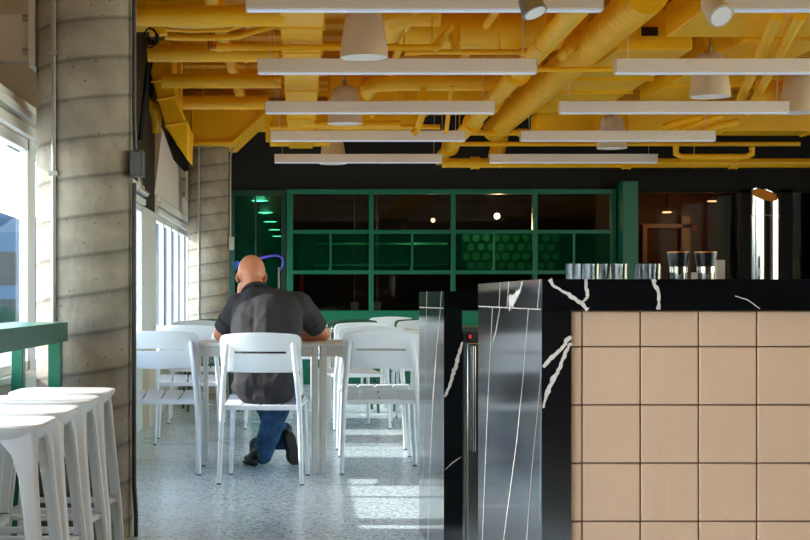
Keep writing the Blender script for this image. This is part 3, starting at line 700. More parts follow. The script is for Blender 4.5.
# ------------------------------------------------------------------ counters
EX = .515                       # end plane of both counters
S1 = 470.0; D1 = F / S1; D1b = F / (178/EX)      # near counter: front and far edge of its end
S2 = 144 / EX; D2 = F / S2; D2b = F / (119/EX)
def ctop(D, py): return Z_(py, D)
z1t, z1b = ctop(D1, 279.1), ctop(D1, 309.7)
z2t, z2b = ctop(D2, 291.1), ctop(D2, 308.3)
RE = 2.6
t = root('bar_counter', (1.5, D1, 0), 'near bar counter with peach tiled front and thick black marble slab', 'counter')
def fpt(px, py, D): q = at(px, py, D); return q
def ept(px, py):
    S = (px - VX) / EX; return Vector((EX, F / S, 1 + (VY - py) / S))
s = MB().box((EX, D1, z1b), (RE, D1b, z1t)); s.mi = 1
N = (0, -1, 0); NX = (-1, 0, 0)
s.ribbon([fpt(549.5, 279.3, D1), fpt(553, 285, D1), fpt(562, 291, D1), fpt(569, 294, D1), fpt(575, 299, D1), fpt(581, 303, D1), fpt(588, 309.5, D1)], [.013, .009, .006, .012, .013, .010, .011], N)
s.ribbon([fpt(585.5, 279.3, D1), fpt(586.5, 290, D1), fpt(588, 297, D1), fpt(582, 302, D1)], [.008, .009, .010, .004], N)
s.ribbon([fpt(654, 279.3, D1), fpt(653.5, 283, D1), fpt(657, 290, D1), fpt(659, 299, D1), fpt(658.5, 309.5, D1)], [.015, .010, .013, .008, .012], N)
s.ribbon([fpt(735, 296, D1), fpt(748, 300, D1), fpt(760, 309, D1)], [.002, .003, .002], N)
s.ribbon([ept(500.5, 282.6), ept(499, 307.3)], [.010, .010], NX); s.ribbon([ept(509, 281.9), ept(507, 307.7)], [.010, .010], NX)
s.ribbon([ept(522.5, 281), ept(520, 291), ept(514, 299), ept(509, 304.5)], [.014, .014, .035, .05], NX); s.ribbon([ept(540, 279.8), ept(537.5, 309)], [.008, .008], NX)
s.ribbon([ept(478.5, 306.3), ept(541, 309.4)], [.004, .0025], NX, off=.0004)
obj('slab', s, [M['marble'], M['vein']], parent=t)
lw = (571.3 - 541.9) / S1
s = MB().box((EX, D1+.004, 0), (EX+lw, D1b-.004, z1b-.0008)); s.mi = 1; Df = D1 + .004
s.ribbon([fpt(571, 336.5, Df), fpt(566, 341, Df), fpt(561, 350, Df), fpt(552, 357, Df), fpt(546, 364, Df), fpt(543, 367, Df)], [.012, .012, .010, .012, .010, .009], N)
s.ribbon([fpt(571, 343, Df), fpt(565, 352, Df), fpt(560, 368, Df), fpt(555, 377, Df), fpt(547, 393, Df), fpt(543.5, 408, Df)], [.010, .011, .009, .016, .011, .006], N)
s.ribbon([ept(492.5, 308), ept(488, 400), ept(482.5, 540)], [.011, .009, .011], NX); s.ribbon([ept(500, 308), ept(496, 332), ept(492, 345)], [.010, .010, .003], NX)
s.ribbon([ept(528.5, 309.5), ept(523, 380), ept(517, 440), ept(503, 545)], [.008, .007, .008, .010], NX)
s.ribbon([ept(541.3, 372), ept(537, 420), ept(532, 470), ept(526, 550)], [.006, .005, .006, .006], NX)
s.ribbon([ept(541.5, 410), ept(540.5, 460), ept(540, 520)], [.004, .004, .003], NX)
obj('end_panel', s, [M['marble_hone'], M['vein']], parent=t)
# tiles: narrow first column, pitch 58.5 px
tp = 58.5 / S1; g = .0016; tx0 = EX + lw; ty = D1 + .014
gm = MB().box((tx0, ty+.006, 0), (RE, ty+.06, z1b-.001)); obj('grout_bed', gm, M['grout'], parent=t)
tm = MB(); xcol = [tx0, at(582.3, 0, ty).x]
while xcol[-1] < RE: xcol.append(xcol[-1] + tp)
zrow = [z1b-.002, at(0, 346.7, ty).z]
while zrow[-1] > 0: zrow.append(max(0, zrow[-1] - tp))
for i in range(len(xcol)-1):
    for j in range(len(zrow)-1):
        if zrow[j] - zrow[j+1] < .02: continue
        tm.box((xcol[i]+g, ty, zrow[j+1]+g), (min(RE, xcol[i+1]-g), ty+.008, zrow[j]-g))
obj('tile_front', tm, M['tile'], parent=t, bev=.0022)
obj('carcass', MB().box((tx0, ty+.07, 0), (RE, D1b-.05, z1b-.002)), M['black'], parent=t)

t2 = root('back_counter', (1.5, D2, 0), 'second black marble counter standing behind the tiled bar', 'counter')
s = MB().box((EX, D2, z2b), (3.2, D2b, z2t)); s.mi = 1
s.ribbon([ept(427, 291.3), ept(426.5, 307.8)], [.018, .018], NX); s.ribbon([ept(441.5, 291.4), ept(440.3, 308)], [.014, .014], NX)
s.ribbon([ept(419.5, 307.3), ept(443.5, 308.2)], [.006, .004], NX, off=.0004)
obj('slab', s, [M['marble'], M['vein']], parent=t2)
s = MB().box((EX, D2+.004, 0), (EX + 18.3/S2, D2b-.004, z2b-.0008)); s.mi = 1; Df = D2+.004
s.ribbon([fpt(462, 342, Df), fpt(459.5, 352, Df), fpt(457, 362, Df), fpt(451, 381, Df), fpt(445, 397, Df)], [.010, .016, .020, .014, .010], N)
s.ribbon([fpt(444.8, 470, Df), fpt(452, 463, Df), fpt(461, 457, Df)], [.002, .004, .002], N)
s.ribbon([ept(426.5, 308.3), ept(425, 420), ept(422, 520)], [.016, .014, .010], NX)
s.ribbon([ept(440.5, 308.3), ept(437, 345), ept(433, 400), ept(430, 470), ept(428, 540)], [.012, .020, .018, .010, .010], NX)
s.ribbon([ept(443.3, 399), ept(443, 460), ept(442, 545)], [.008, .004, .003], NX)
obj('end_panel', s, [M['marble_hone'], M['vein']], parent=t2)
obj('carcass', MB().box((1.3, D2+.06, 0), (3.2, D2b-.05, z2b-.002)), M['black'], parent=t2)
fx0 = EX + 18.3/S2 + .006; fz = Z_(331.5, D2)
fr = root('undercounter_fridge', (fx0+.3, D2, 0), 'stainless undercounter fridge with a red digital display under the second counter', 'fridge')
obj('body', MB().box((fx0, D2+.05, 0), (fx0+.6, D2b-.08, fz-.001)), M['steel'], parent=fr)
dr = obj('door', MB().box((fx0+.012, D2+.015, .06), (fx0+.6, D2+.045, Z_(343, D2))), M['steel'], parent=fr, bev=.004)
obj('handle', MB().tube([(fx0+.035, D2-.012, .45), (fx0+.035, D2-.012, Z_(346, D2))], .007, 10).tube([(fx0+.035, D2-.012, .5), (fx0+.035, D2+.02, .5)], .005, 8).tube([(fx0+.035, D2-.012, .8), (fx0+.035, D2+.02, .8)], .005, 8), M['polished'], parent=dr)
cp = obj('control_panel', MB().box((fx0, D2+.02, Z_(342, D2)), (fx0+.6, D2+.045, fz)), M['steel'], parent=fr)
obj('display', MB().box((fx0+.004, D2+.016, Z_(340.5, D2)), (fx0+.03, D2+.02, Z_(333.5, D2))), M['black_plastic'], parent=cp)
obj('indicator', MB().box((fx0+.02, D2+.014, Z_(338.5, D2)), (fx0+.028, D2+.0165, Z_(335, D2))), M['red_led'], parent=cp)

# glasses on the second counter
YG = 5.75
def tumbler():
    r = .5
    t = root('drinking_glass', (0, 0, 0), 'x', 'glass')
    prof = [(0, 0), (.026, 0), (.030, .1), (.0282, .1), (.0245, .012), (0, .012)]
    obj('glass', MB().lathe(prof, seg=28), M['tumbler'], parent=t); return t
tb = tumbler(); first = True
names = ['leftmost drinking glass on the second counter', 'second drinking glass from the left, overlapping the leftmost', 'wide drinking glass, third from the left on the counter',
         'fourth drinking glass from the left, after a small gap', 'fifth drinking glass from the left, beside the fourth', 'drinking glass nearly hidden behind the fifth one', 'sixth visible drinking glass, after the wide gap', 'rightmost drinking glass, beside the first black lidded jar']
for i, (px, Y, sc) in enumerate(((573, 5.75, .95), (581.5, 5.6, 1), (591.5, 5.5, 1.08), (604.5, 5.7, 1), (619.5, 5.52, 1.08), (613, 5.85, 1), (642, 5.75, 1), (653, 5.55, 1.05))):
    loc = (X_(px, Y), Y, z2t)
    if first: tb.location = loc; tb['label'] = names[0]; tb['group'] = 'drinking glasses on the counter'; first = False; o = tb
    else: o = clone(tb, loc, random.random(), names[i], 'drinking glasses on the counter')
    zt = Z_(263.8, Y) - z2t; o.scale = (sc, sc, zt / .1)
def jar(px, l):
    Y = 5.6; x = X_(px, Y); k = Y/F; t = root('lidded_jar', (x, Y, z2t), l, 'jar', 'black lidded jars')
    zt = Z_(252.3, Y) - z2t; zm = Z_(266.8, Y) - z2t
    obj('glass_body', MB().lathe([(0, 0), (8*k, 0), (8.6*k, zm*.3), (8.6*k, zm), (8*k, zm), (7.6*k, .012), (0, .012)], (x, Y, z2t), 32), M['tumbler'], parent=t)
    obj('collar', MB().lathe([(8.8*k, zm-.022), (8.9*k, zm-.022), (8.9*k, zm+.002), (8.8*k, zm+.002)], (x, Y, z2t), 32), M['steel'], parent=t)
    obj('lid', MB().lathe([(0, zm), (8.9*k, zm), (11*k, zt-.006), (11*k, zt-.002), (0, zt-.002)], (x, Y, z2t), 32), M['black_plastic'], parent=t)
    obj('lid_rim', MB().lathe([(9.5*k, zt-.002), (11*k, zt-.002), (11*k, zt+.002), (9.5*k, zt+.002)], (x, Y, z2t), 32), M['amber'], parent=t)
    obj('spoon', MB().tube([(x-.008, Y, z2t+.014), (x+.004, Y, z2t+zm-.02)], [.012, .008], 8), M['polished'], parent=t)
jar(678.3, 'left of the two jars with flared black lids on the counter')
jar(705.7, 'right of the two jars with flared black lids on the counter')
q = at(694, 279, 5.6); single('small_card', MB().box((q.x-.011, 5.59, z2t), (q.x+.011, 5.6, Z_(272.5, 5.6))), M['wall_white'], 'tiny white card standing between the two lidded jars', 'card')
q = at(721, 279, 5.9); single('small_box', MB().box((q.x-.018, 5.9, z2t), (q.x+.016, 5.93, Z_(260, 5.9))), M['beige_wall'], 'small beige box standing right of the lidded jars', 'box', bev=.002)
# steel tower with slanted open top
Y = 5.75; x = X_(764.7, Y); r = 12.9 * Y / F; t = root('steel_tower', (x, Y, z2t), 'polished steel cylinder with slanted open top standing on the counter', 'tap tower')
def slant(r, zt, zlow, inner=False):
    return lambda a: zt + (r*math.sin(a)) * 1.15 - r*math.cos(a)*.18
zt = Z_(194.5, Y) - z2t
m = MB(); seg = 64; R0 = []; R1 = []; R2 = []; R3 = []
for k in range(seg):
    a = 2*PI*k/seg; zz = zt + math.sin(a)*.028 - math.cos(a)*.006
    c_, s_ = math.cos(a), math.sin(a)
    R0.append(m.bm.verts.new((x+r*c_, Y+r*s_, z2t))); R1.append(m.bm.verts.new((x+r*c_, Y+r*s_, z2t+zz)))
    R2.append(m.bm.verts.new((x+(r-.003)*c_, Y+(r-.003)*s_, z2t+zz))); R3.append(m.bm.verts.new((x+(r-.003)*c_, Y+(r-.003)*s_, z2t+zt-.1)))
for k in range(seg):
    n = (k+1) % seg
    for A, B in ((R0, R1), (R1, R2), (R2, R3)):
        f = m.bm.faces.new((A[k], A[n], B[n], B[k])); f.smooth = True
obj('cylinder', m, M['polished'], parent=t)
ft = MB(); ft.bm.faces.new([ft.bm.verts.new((x+(r-.0031)*math.cos(2*PI*k/48), Y+(r-.0031)*math.sin(2*PI*k/48), z2t+zt-.003 + math.sin(2*PI*k/48)*.028 - math.cos(2*PI*k/48)*.006)) for k in range(48)])
ft.mi = 0
obj('top_filter', ft, M['amber'], parent=t)
obj('seam_ring', MB().lathe([(r+.0002, Z_(216.5, Y)-z2t), (r+.001, Z_(216.5, Y)-z2t), (r+.001, Z_(215.6, Y)-z2t), (r+.0002, Z_(215.6, Y)-z2t)], (x, Y, z2t), 48), M['galv'], parent=t)

# ------------------------------------------------------------------ chairs
def chair(mm, name='cafe_chair'):
    """origin under the seat centre; the backrest is at -y"""
    t = root(name, (0, 0, 0), 'x', 'chair')
    # backrest: curved board with rounded corners and one long slot
    zs = [.600, .603, .610, .622, .645, .675, .701, .713, .735, .76, .78, .795, .805, .811, .814]
    def hw(z):
        w = .213 + (z-.6)*.035
        if z < .622: e = (.622-z)/.022; w -= .022*(1-math.sqrt(max(0, 1-e*e)))
        if z > .774: e = (z-.774)/.040; w -= .040*(1-math.sqrt(max(0, 1-e*e)))
        return w
    m = MB(); nx = 28; Fr, Bk = [], []
    for z in zs:
        a, b_ = [], []
        for i in range(nx+1):
            s_ = -1 + 2*i/nx; x = s_*hw(z); y = -.235 + .035*s_*s_ - (z-.6)*.12; dz = -.010*s_*s_*max(0, (z-.7)/.114)
            a.append(m.bm.verts.new((x, y+.007, z+dz))); b_.append(m.bm.verts.new((x, y-.007, z+dz)))
        Fr.append(a); Bk.append(b_)
    def q(*v):
        f = m.bm.faces.new(v); f.smooth = True
    nz = len(zs)-1; slot = 6; lo, hi = 5, nx-5
    for k in range(nz):
        for i in range(nx):
            if k == slot and lo <= i < hi: continue
            q(Fr[k][i], Fr[k][i+1], Fr[k+1][i+1], Fr[k+1][i]); q(Bk[k][i+1], Bk[k][i], Bk[k+1][i], Bk[k+1][i+1])
        q(Fr[k][0], Fr[k+1][0], Bk[k+1][0], Bk[k][0]); q(Fr[k][nx], Bk[k][nx], Bk[k+1][nx], Fr[k+1][nx])
    for i in range(nx):
        q(Fr[0][i+1], Fr[0][i], Bk[0][i], Bk[0][i+1]); q(Fr[nz][i], Fr[nz][i+1], Bk[nz][i+1], Bk[nz][i])
        if lo <= i < hi:
            q(Fr[slot][i], Fr[slot][i+1], Bk[slot][i+1], Bk[slot][i]); q(Fr[slot+1][i+1], Fr[slot+1][i], Bk[slot+1][i], Bk[slot+1][i+1])
    for i in (lo, hi): q(Fr[slot][i], Bk[slot][i], Bk[slot+1][i], Fr[slot+1][i])
    obj('backrest', m, mm, parent=t)
    # seat: four boards with narrow gaps, dished, on a rim
    sm = MB()
    for k in range(4):
        a0 = -.205 + k*.1035; a1 = a0 + .0925
        n0 = 14; top = []; bot = []
        for i in range(n0+1):
            v = i/n0; y = -.195 + .40*v
            z = .424 + .036*v - .010*math.sin(v*PI) - (.010 if v > .96 else 0)
            sh = 1 + .06*v
            top.append([sm.bm.verts.new((a0*sh, y, z)), sm.bm.verts.new((a1*sh, y, z))]); bot.append([sm.bm.verts.new((a0*sh, y, z-.014)), sm.bm.verts.new((a1*sh, y, z-.014))])
        for i in range(n0):
            sm.bm.faces.new((top[i][0], top[i][1], top[i+1][1], top[i+1][0])); sm.bm.faces.new((bot[i][1], bot[i][0], bot[i+1][0], bot[i+1][1]))
            sm.bm.faces.new((top[i][0], top[i+1][0], bot[i+1][0], bot[i][0])); sm.bm.faces.new((top[i][1], bot[i][1], bot[i+1][1], top[i+1][1]))
        sm.bm.faces.new((top[0][1], top[0][0], bot[0][0], bot[0][1])); sm.bm.faces.new((top[-1][0], top[-1][1], bot[-1][1], bot[-1][0]))
    obj('seat', sm, mm, parent=t, bev=.0015)
    rm = MB().box((-.2, -.203, .396), (.2, -.190, .4235)).box((-.212, .19, .412), (.212, .204, .436))
    rm.prism([(-.206, -.2, .396), (-.192, -.2, .396), (-.205, .2, .418), (-.219, .2, .418)], (0, 0, .02)); rm.prism([(.206, -.2, .396), (.192, -.2, .396), (.205, .2, .418), (.219, .2, .418)], (0, 0, .02))
    obj('seat_rim', rm, mm, parent=t, bev=.003)
    for sgn in (-1, 1):
        l = obj('leg', MB().tube([(sgn*.222, -.235, .004), (sgn*.208, -.215, .42), (sgn*.198, -.235, .55), (sgn*.178, -.258, .745), (sgn*.176, -.26, .757)], [.0115, .0145, .0155, .0135, .006], 12), mm, parent=t)
        obj('foot_cap', MB().tube([(sgn*.222, -.235, 0), (sgn*.222, -.235, .008)], .0125, 12), M['rubber'], parent=l)
        l = obj('leg', MB().tube([(sgn*.218, .215, .004), (sgn*.2, .185, .40), (sgn*.185, .15, .425)], [.0115, .0145, .014], 12), mm, parent=t)
        obj('foot_cap', MB().tube([(sgn*.218, .215, 0), (sgn*.218, .215, .008)], .0125, 12), M['rubber'], parent=l)
    return t
ch = chair(M['white_chair']); gch = chair(M['green_chair'])
G = 'white cafe chairs'
ch.location = (-.192, 8.24, 0); ch.rotation_euler = (0, 0, math.radians(-5)); ch['label'] = 'white slatted cafe chair the man in black sits on'; ch['group'] = G
def put(px, D, rz, l, proto=ch, group=G):
    return clone(proto, (X_(px, D), D, 0), math.radians(rz), l, group)
clone(ch, (-.79, 8.68, 0), math.radians(0), 'white cafe chair at left, half hidden by the near column, left of the man', G)
clone(ch, (-.775, 10.42, 0), math.radians(3), 'white cafe chair at left, just behind the half hidden one', G)
clone(ch, (.462, 8.70, 0), math.radians(-1), 'white cafe chair pushed in at right, beside the black counter end', G)
clone(ch, (.47, 9.62, 0), math.radians(180), 'white cafe chair across the table from the right one, facing the camera', G)
clone(ch, (.40, 11.55, 0), math.radians(18), 'white turned cafe chair in the second row, right of the man', G)
clone(ch, (.06, 14.9, 0), math.radians(-15), 'far white cafe chair just right of the man by the green partition', G)
clone(ch, (.86, 14.9, 0), math.radians(8), 'far white cafe chair at right by the green partition', G)
clone(ch, (.98, 12.2, 0), math.radians(170), 'white cafe chair in the second row seen above the marble end panel', G)
clone(ch, (-.2, 11.6, 0), math.radians(180), 'white cafe chair in the second row, hidden behind the man', G)
clone(ch, (-.83, 12.1, 0), math.radians(182), 'white cafe chair under the far window, facing the camera', G)
gch.location = (.44, 13.2, 0); gch.rotation_euler = (0, 0, math.radians(4)); gch['label'] = 'dark green cafe chair in the third row, right of the man'; gch['group'] = 'dark green cafe chairs'
clone(gch, (-.80, 13.35, 0), math.radians(10), 'dark green cafe chair before the far column', 'dark green cafe chairs')
clone(gch, (1.05, 13.4, 0), math.radians(0), 'dark green cafe chair seen above the marble counter end', 'dark green cafe chairs')

# ------------------------------------------------------------------ tables
def table():
    t = root('cafe_table', (0, 0, 0), 'x', 'table'); w = .355
    obj('tabletop', MB().box((-w, -w, .722), (w, w, .742)), M['table_white'], parent=t, bev=.003)
    obj('apron', MB().box((-w+.01, -w+.01, .665), (w-.01, -w+.025, .7215)).box((-w+.01, w-.025, .665), (w-.01, w-.01, .7215)).box((-w+.01, -w+.0255, .665), (-w+.025, w-.0255, .7215)).box((w-.025, -w+.0255, .665), (w-.01, w-.0255, .7215)), M['wall_white'], parent=t)
    for sx in (-1, 1):
        for sy in (-1, 1):
            a = sx*(w-.022); b = sy*(w-.022)
            obj('leg', MB().box((a-.016, b-.016, 0), (a+.016, b+.016, .7215)), M['table_white'], parent=t, bev=.003)
    return t
tbl = table(); tx = X_(319.6, 8.5)
tbl.location = (tx-.357, 8.5+.355+.02, 0); tbl['label'] = 'white square cafe table the man leans on'; tbl['group'] = 'white cafe tables'
clone(tbl, (tx+.357, 8.875, 0), 0, 'white square cafe table joined to the right of the one the man leans on', 'white cafe tables')
clone(tbl, (-.1, 12.35, 0), 0, 'white square cafe table in the second row behind the man', 'white cafe tables')
clone(tbl, (.62, 12.35, 0), 0, 'white square cafe table in the second row at right', 'white cafe tables')
clone(tbl, (.45, 14.0, 0), 0, 'white square cafe table in the last row by the partition', 'white cafe tables')

# ------------------------------------------------------------------ green window bar
Yb0, Yb1 = 2.2, 6.0; bx1 = -.93; bx0 = -1.14; zt = Z_(322, 6.0); zbm = Z_(341, 6.0)
t = root('window_bar', (bx1-.1, 4, 0), 'green bar table with ribbed edge along the window', 'table')
obj('top', MB().box((bx0, Yb0, zt-.012), (bx1, Yb1, zt)), M['green'], parent=t, bev=.002)
obj('ribbed_edge', MB().box((bx1-.02, Yb0, zbm), (bx1+.001, Yb1+.001, zt-.001)).box((bx0, Yb1-.018, zbm), (bx1-.02, Yb1+.001, zt-.013)), M['hatch'], parent=t)
for y in (Yb0+.05, 5.93):
    obj('leg', MB().box((bx1-.062, y-.03, 0), (bx1-.012, y+.03, zt-.013)), M['green'], parent=t, bev=.003)
    obj('leg', MB().box((bx0+.003, y-.03, 0), (bx0+.05, y+.03, zt-.013)), M['green'], parent=t, bev=.003)

# ------------------------------------------------------------------ stools
def stool():
    t = root('moulded_stool', (0, 0, 0), 'x', 'stool'); H = .66; w = .18
    # seat: rounded square slab, slightly dished, with a small oval hole mark
    def rsq(w, z, r=.07, n=8):
        pts = []
        for cx, cy, a0 in ((w-r, w-r, 0), (-w+r, w-r, 90), (-w+r, -w+r, 180), (w-r, -w+r, 270)):
            for i in range(n+1):
                a = math.radians(a0 + 90*i/n); pts.append((cx + r*math.cos(a), cy + r*math.sin(a), z))
        return pts
    m = MB(); rings = []
    for ww, z in ((.150, H-.050), (.168, H-.030), (.178, H-.014), (.18, H-.006), (.177, H-.001), (.168, H), (.12, H-.004), (.05, H-.006)):
        rings.append([m.bm.verts.new(p) for p in rsq(ww, z, r=min(.075, ww*.6))])
    for i in range(len(rings)-1):
        for k in range(len(rings[0])):
            n = (k+1) % len(rings[0]); f = m.bm.faces.new((rings[i][k], rings[i][n], rings[i+1][n], rings[i+1][k])); f.smooth = True
    m.bm.faces.new(rings[-1]); m.bm.faces.new(rings[0][::-1])
    obj('seat', m, M['white_plastic'], parent=t)
    # legs: L section, wide under the seat, slim above the footrest, splaying out
    for sx in (-1, 1):
        for sy in (-1, 1):
            lm = MB(); prev = None
            prof = [(0, .205, .034), (.12, .200, .037), (.23, .194, .046), (.27, .190, .040), (.40, .178, .040), (.52, .168, .046), (.58, .164, .062), (.615, .160, .09), (.64, .156, .12)]
            secs = []
            for z, o, b in prof:
                th = .013; r = .012
                q = [(o, o-b), (o, o-r), (o-.3*r, o-.3*r), (o-r, o), (o-b, o), (o-b, o-th), (o-th-.006, o-th-.001), (o-th, o-th-.006), (o-th, o-b)]
                secs.append([lm.bm.verts.new((sx*x, sy*y, z)) for x, y in q])
            for i in range(len(secs)-1):
                for k in range(9):
                    n = (k+1) % 9; f = lm.bm.faces.new((secs[i][k], secs[i][n], secs[i+1][n], secs[i+1][k])); f.smooth = k in (1, 2)
            lm.bm.faces.new(secs[0]); lm.bm.faces.new(secs[-1][::-1])
            obj('leg', lm, M['white_plastic'], parent=t, bev=.002)
    # footrest: ring of shallow shelves joined to the legs
    fm = MB()
    for a in range(4):
        R = Matrix.Rotation(a*PI/2, 3, 'Z')
        n = 12
        up, dn = [], []
        for i in range(n+1):
            s_ = -1 + 2*i/n; x = s_*.178; y = .186 - .028*(1-s_*s_)**.5
            up.append((R @ Vector((x, y, .245)), R @ Vector((x, y-.03, .245)))); dn.append((R @ Vector((x, y, .225)), R @ Vector((x, y-.03, .225))))
        U = [[fm.bm.verts.new(p) for p in q] for q in up]; D_ = [[fm.bm.verts.new(p) for p in q] for q in dn]
        for i in range(n):
            for A in ((U[i][0], U[i][1], U[i+1][1], U[i+1][0]), (D_[i][0], D_[i+1][0], D_[i+1][1], D_[i][1]), (U[i][0], U[i+1][0], D_[i+1][0], D_[i][0]), (U[i][1], D_[i][1], D_[i+1][1], U[i+1][1])): fm.bm.faces.new(A)
        fm.bm.faces.new((U[0][0], D_[0][0], D_[0][1], U[0][1])); fm.bm.faces.new((U[n][0], U[n][1], D_[n][1], D_[n][0]))
    obj('footrest', fm, M['white_plastic'], parent=t, bev=.004)
    return t
st = stool(); first = True
for i, (y, l) in enumerate(((4.16, 'nearest of the four white moulded stools'), (4.6, 'second nearest of the four white moulded stools'), (5.08, 'third of the four white moulded stools, counted from the camera'), (5.52, 'farthest of the four white moulded stools, next to the column'))):
    if first: st.location = (-.872, y, 0); st['label'] = l; st['group'] = 'white moulded stools'; first = False
    else: clone(st, (-.872, y, 0), 0, l, 'white moulded stools')

# ------------------------------------------------------------------ the man
def remeshed(mb, name, vox, smooth=6, disp=None, mats=None):
    me = mb.mesh(name, M['skin']); o = bpy.data.objects.new('tmp', me); C.objects.link(o)
    r = o.modifiers.new('r', 'REMESH'); r.mode = 'VOXEL'; r.voxel_size = vox; r.use_smooth_shade = True
    s_ = o.modifiers.new('s', 'SMOOTH'); s_.iterations = smooth; s_.factor = .5
    dg = bpy.context.evaluated_depsgraph_get(); dg.update()
    me2 = bpy.data.meshes.new_from_object(o.evaluated_get(dg)); me2.name = name
    bpy.data.objects.remove(o)
    if disp:
        ns = [v.normal.copy() for v in me2.vertices]
        for v, n_ in zip(me2.vertices, ns): v.co += n_ * disp(v.co, n_)
    for p in me2.polygons: p.use_smooth = True
    me2.materials.clear(); me2.materials.append(mats)
    return me2
mx = -.19; my = 8.2
man = root('person', (mx, my, 0), 'bald person in a black polo shirt and jeans bent over the table, seen from behind', 'person')
def P(px, py, Y): return at(px, py, Y)
hip = Vector((mx, 8.20, .53))
Ch = P(251.5, 274.5, 8.52)             # head centre
neck0 = P(255, 291, 8.43); chest = Vector((mx+.005, 8.36, .86)); sh = .175
sL, sR = Vector((mx-.152, 8.44, .955)), Vector((mx+.182, 8.44, .955))
eL, eR = P(221, 338, 8.56), P(323, 338, 8.60)
eL.z = .792; eR.z = .79
wL = P(240, 296, 8.72); wR = Vector((mx+.06, 8.74, .785))
def hand(m, w, d, n_, mirror=1, curl=.8, sc=1.0):
    """palm and five fingers; w wrist, d direction of the hand, n_ palm normal (fingers curl towards it)"""
    d = Vector(d).normalized(); n_ = Vector(n_); n_ = (n_ - d * n_.dot(d)).normalized(); sd = d.cross(n_) * mirror
    k = sc
    for o in (-.026, -.009, .009, .026):
        m.cap(w, w + d*.082*k + sd*o*k, .018*k, .0125*k)
    L = (.066, .078, .072, .056)
    for i, o in enumerate((-.029, -.0097, .0097, .029)):
        p = w + d*.085*k + sd*o*k; a = .15; segs = (.46, .3, .24); 
        for j, s_ in enumerate(segs):
            dr = d*math.cos(a) + n_*math.sin(a); q = p + dr * L[i]*s_*k
            m.cap(p, q, (.0092 - .0009*j)*k, (.0086 - .001*j)*k); p = q; a += curl*(.5 + .2*j)
    p = w + d*.022*k - sd*.024*k
    for j, (dr, l, r) in enumerate((((d*.62 - sd*.7 + n_*.3), .045, .0125), ((d*.85 - sd*.35 + n_*.4), .034, .0105), ((d*.95 + n_*.45), .026, .0095))):
        q = p + dr.normalized()*l*k; m.cap(p, q, r*k, (r-.0012)*k); p = q
b = MB()
tilt = Matrix.Rotation(math.radians(-38), 3, 'X')      # head bowed forward
def H(x, y, z): return Ch + tilt @ Vector((x, y, z))
b.ell(H(0, -.012, .012), (.079, .100, .092), tilt, 24, 16)        # skull
b.ell(H(0, -.045, -.02), (.068, .062, .07), tilt)
b.ell(H(0, .045, -.055), (.058, .052, .062), tilt)                # face
b.ell(H(0, .06, -.098), (.036, .03, .026), tilt)                  # chin
b.cap(H(0, .092, -.012), H(0, .112, -.05), .009, .014); b.ell(H(0, .107, -.054), (.019, .012, .010), tilt)  # nose
b.cap(H(-.035, .085, .012), H(.035, .085, .012), .011, .011)      # brow
b.ell(H(0, .094, -.080), (.024, .011, .008), tilt); b.ell(H(0, .09, -.091), (.021, .011, .007), tilt)    # lips
for s_ in (-1, 1):
    b.ell(H(s_*.08, -.008, -.028), (.009, .019, .032), tilt @ Matrix.Rotation(s_*.35, 3, 'Z')); b.ell(H(s_*.078, -.002, -.05), (.008, .010, .012), tilt)
    b.ell(H(s_*.045, .06, -.045), (.026, .03, .026), tilt)        # cheeks
b.cap(H(0, -.035, -.045), neck0, .056, .060); b.cap(neck0, Vector((mx+.01, 8.37, .92)), .062, .08)
b.cap(chest, hip, .11, .13); b.cap(chest + Vector((-.09, 0, 0)), hip + Vector((-.04, 0, 0)), .09, .1); b.cap(chest + Vector((.09, 0, 0)), hip + Vector((.04, 0, 0)), .09, .1)
for s_, e_, w_ in ((sL, eL, wL), (sR, eR, wR)):
    b.cap(Vector((mx, 8.41, .95)), s_, .06, .062); b.cap(s_, e_, .056, .043); b.ell(e_, (.043,)*3)
    md = e_.lerp(w_, .35); b.cap(e_, md, .042, .044); b.cap(md, w_, .044, .028)
hand(b, wL, (H(-.075, .03, -.055) - wL) + Vector((0, 0, .03)), Vector((1, -.3, .1)), mirror=-1, curl=.5)
hand(b, wR, Vector((-1, .25, -.06)), Vector((0, -.15, -1)), mirror=1, curl=.45)
# legs
hL, hR = Vector((mx-.085, 8.22, .52)), Vector((mx+.085, 8.22, .52))
kL, kR = Vector(((259-VX)/172, 8.72, .49)), Vector(((286-VX)/172, 8.72, .495))
aR, aL = at(279, 436, 8.97), at(264, 449, 8.86)
for h_, k_, a_ in ((hL, kL, aR), (hR, kR, aL)):
    b.cap(h_, k_, .07, .045); b.cap(k_, k_.lerp(a_, .35), .045, .045); b.cap(k_.lerp(a_, .35), a_, .045, .032)
bme = remeshed(b, 'body', .0052, 4, mats=M['skin'])
obj('body', bme, None, parent=man)
for s_ in (-1, 1):
    e_ = obj('eye', MB().ell(H(s_*.03, .084, -.016), (.0125, .0125, .0125), seg=16), M['eye'], parent=man)
    obj('iris', MB().ell(H(s_*.03, .094, -.018), (.0055, .0035, .0055), tilt, 12, 8), M['iris'], parent=e_)
    obj('eyebrow', MB().cap(H(s_*.014, .097, .012), H(s_*.046, .088, .016), .0045, .003), M['brow'], parent=man)
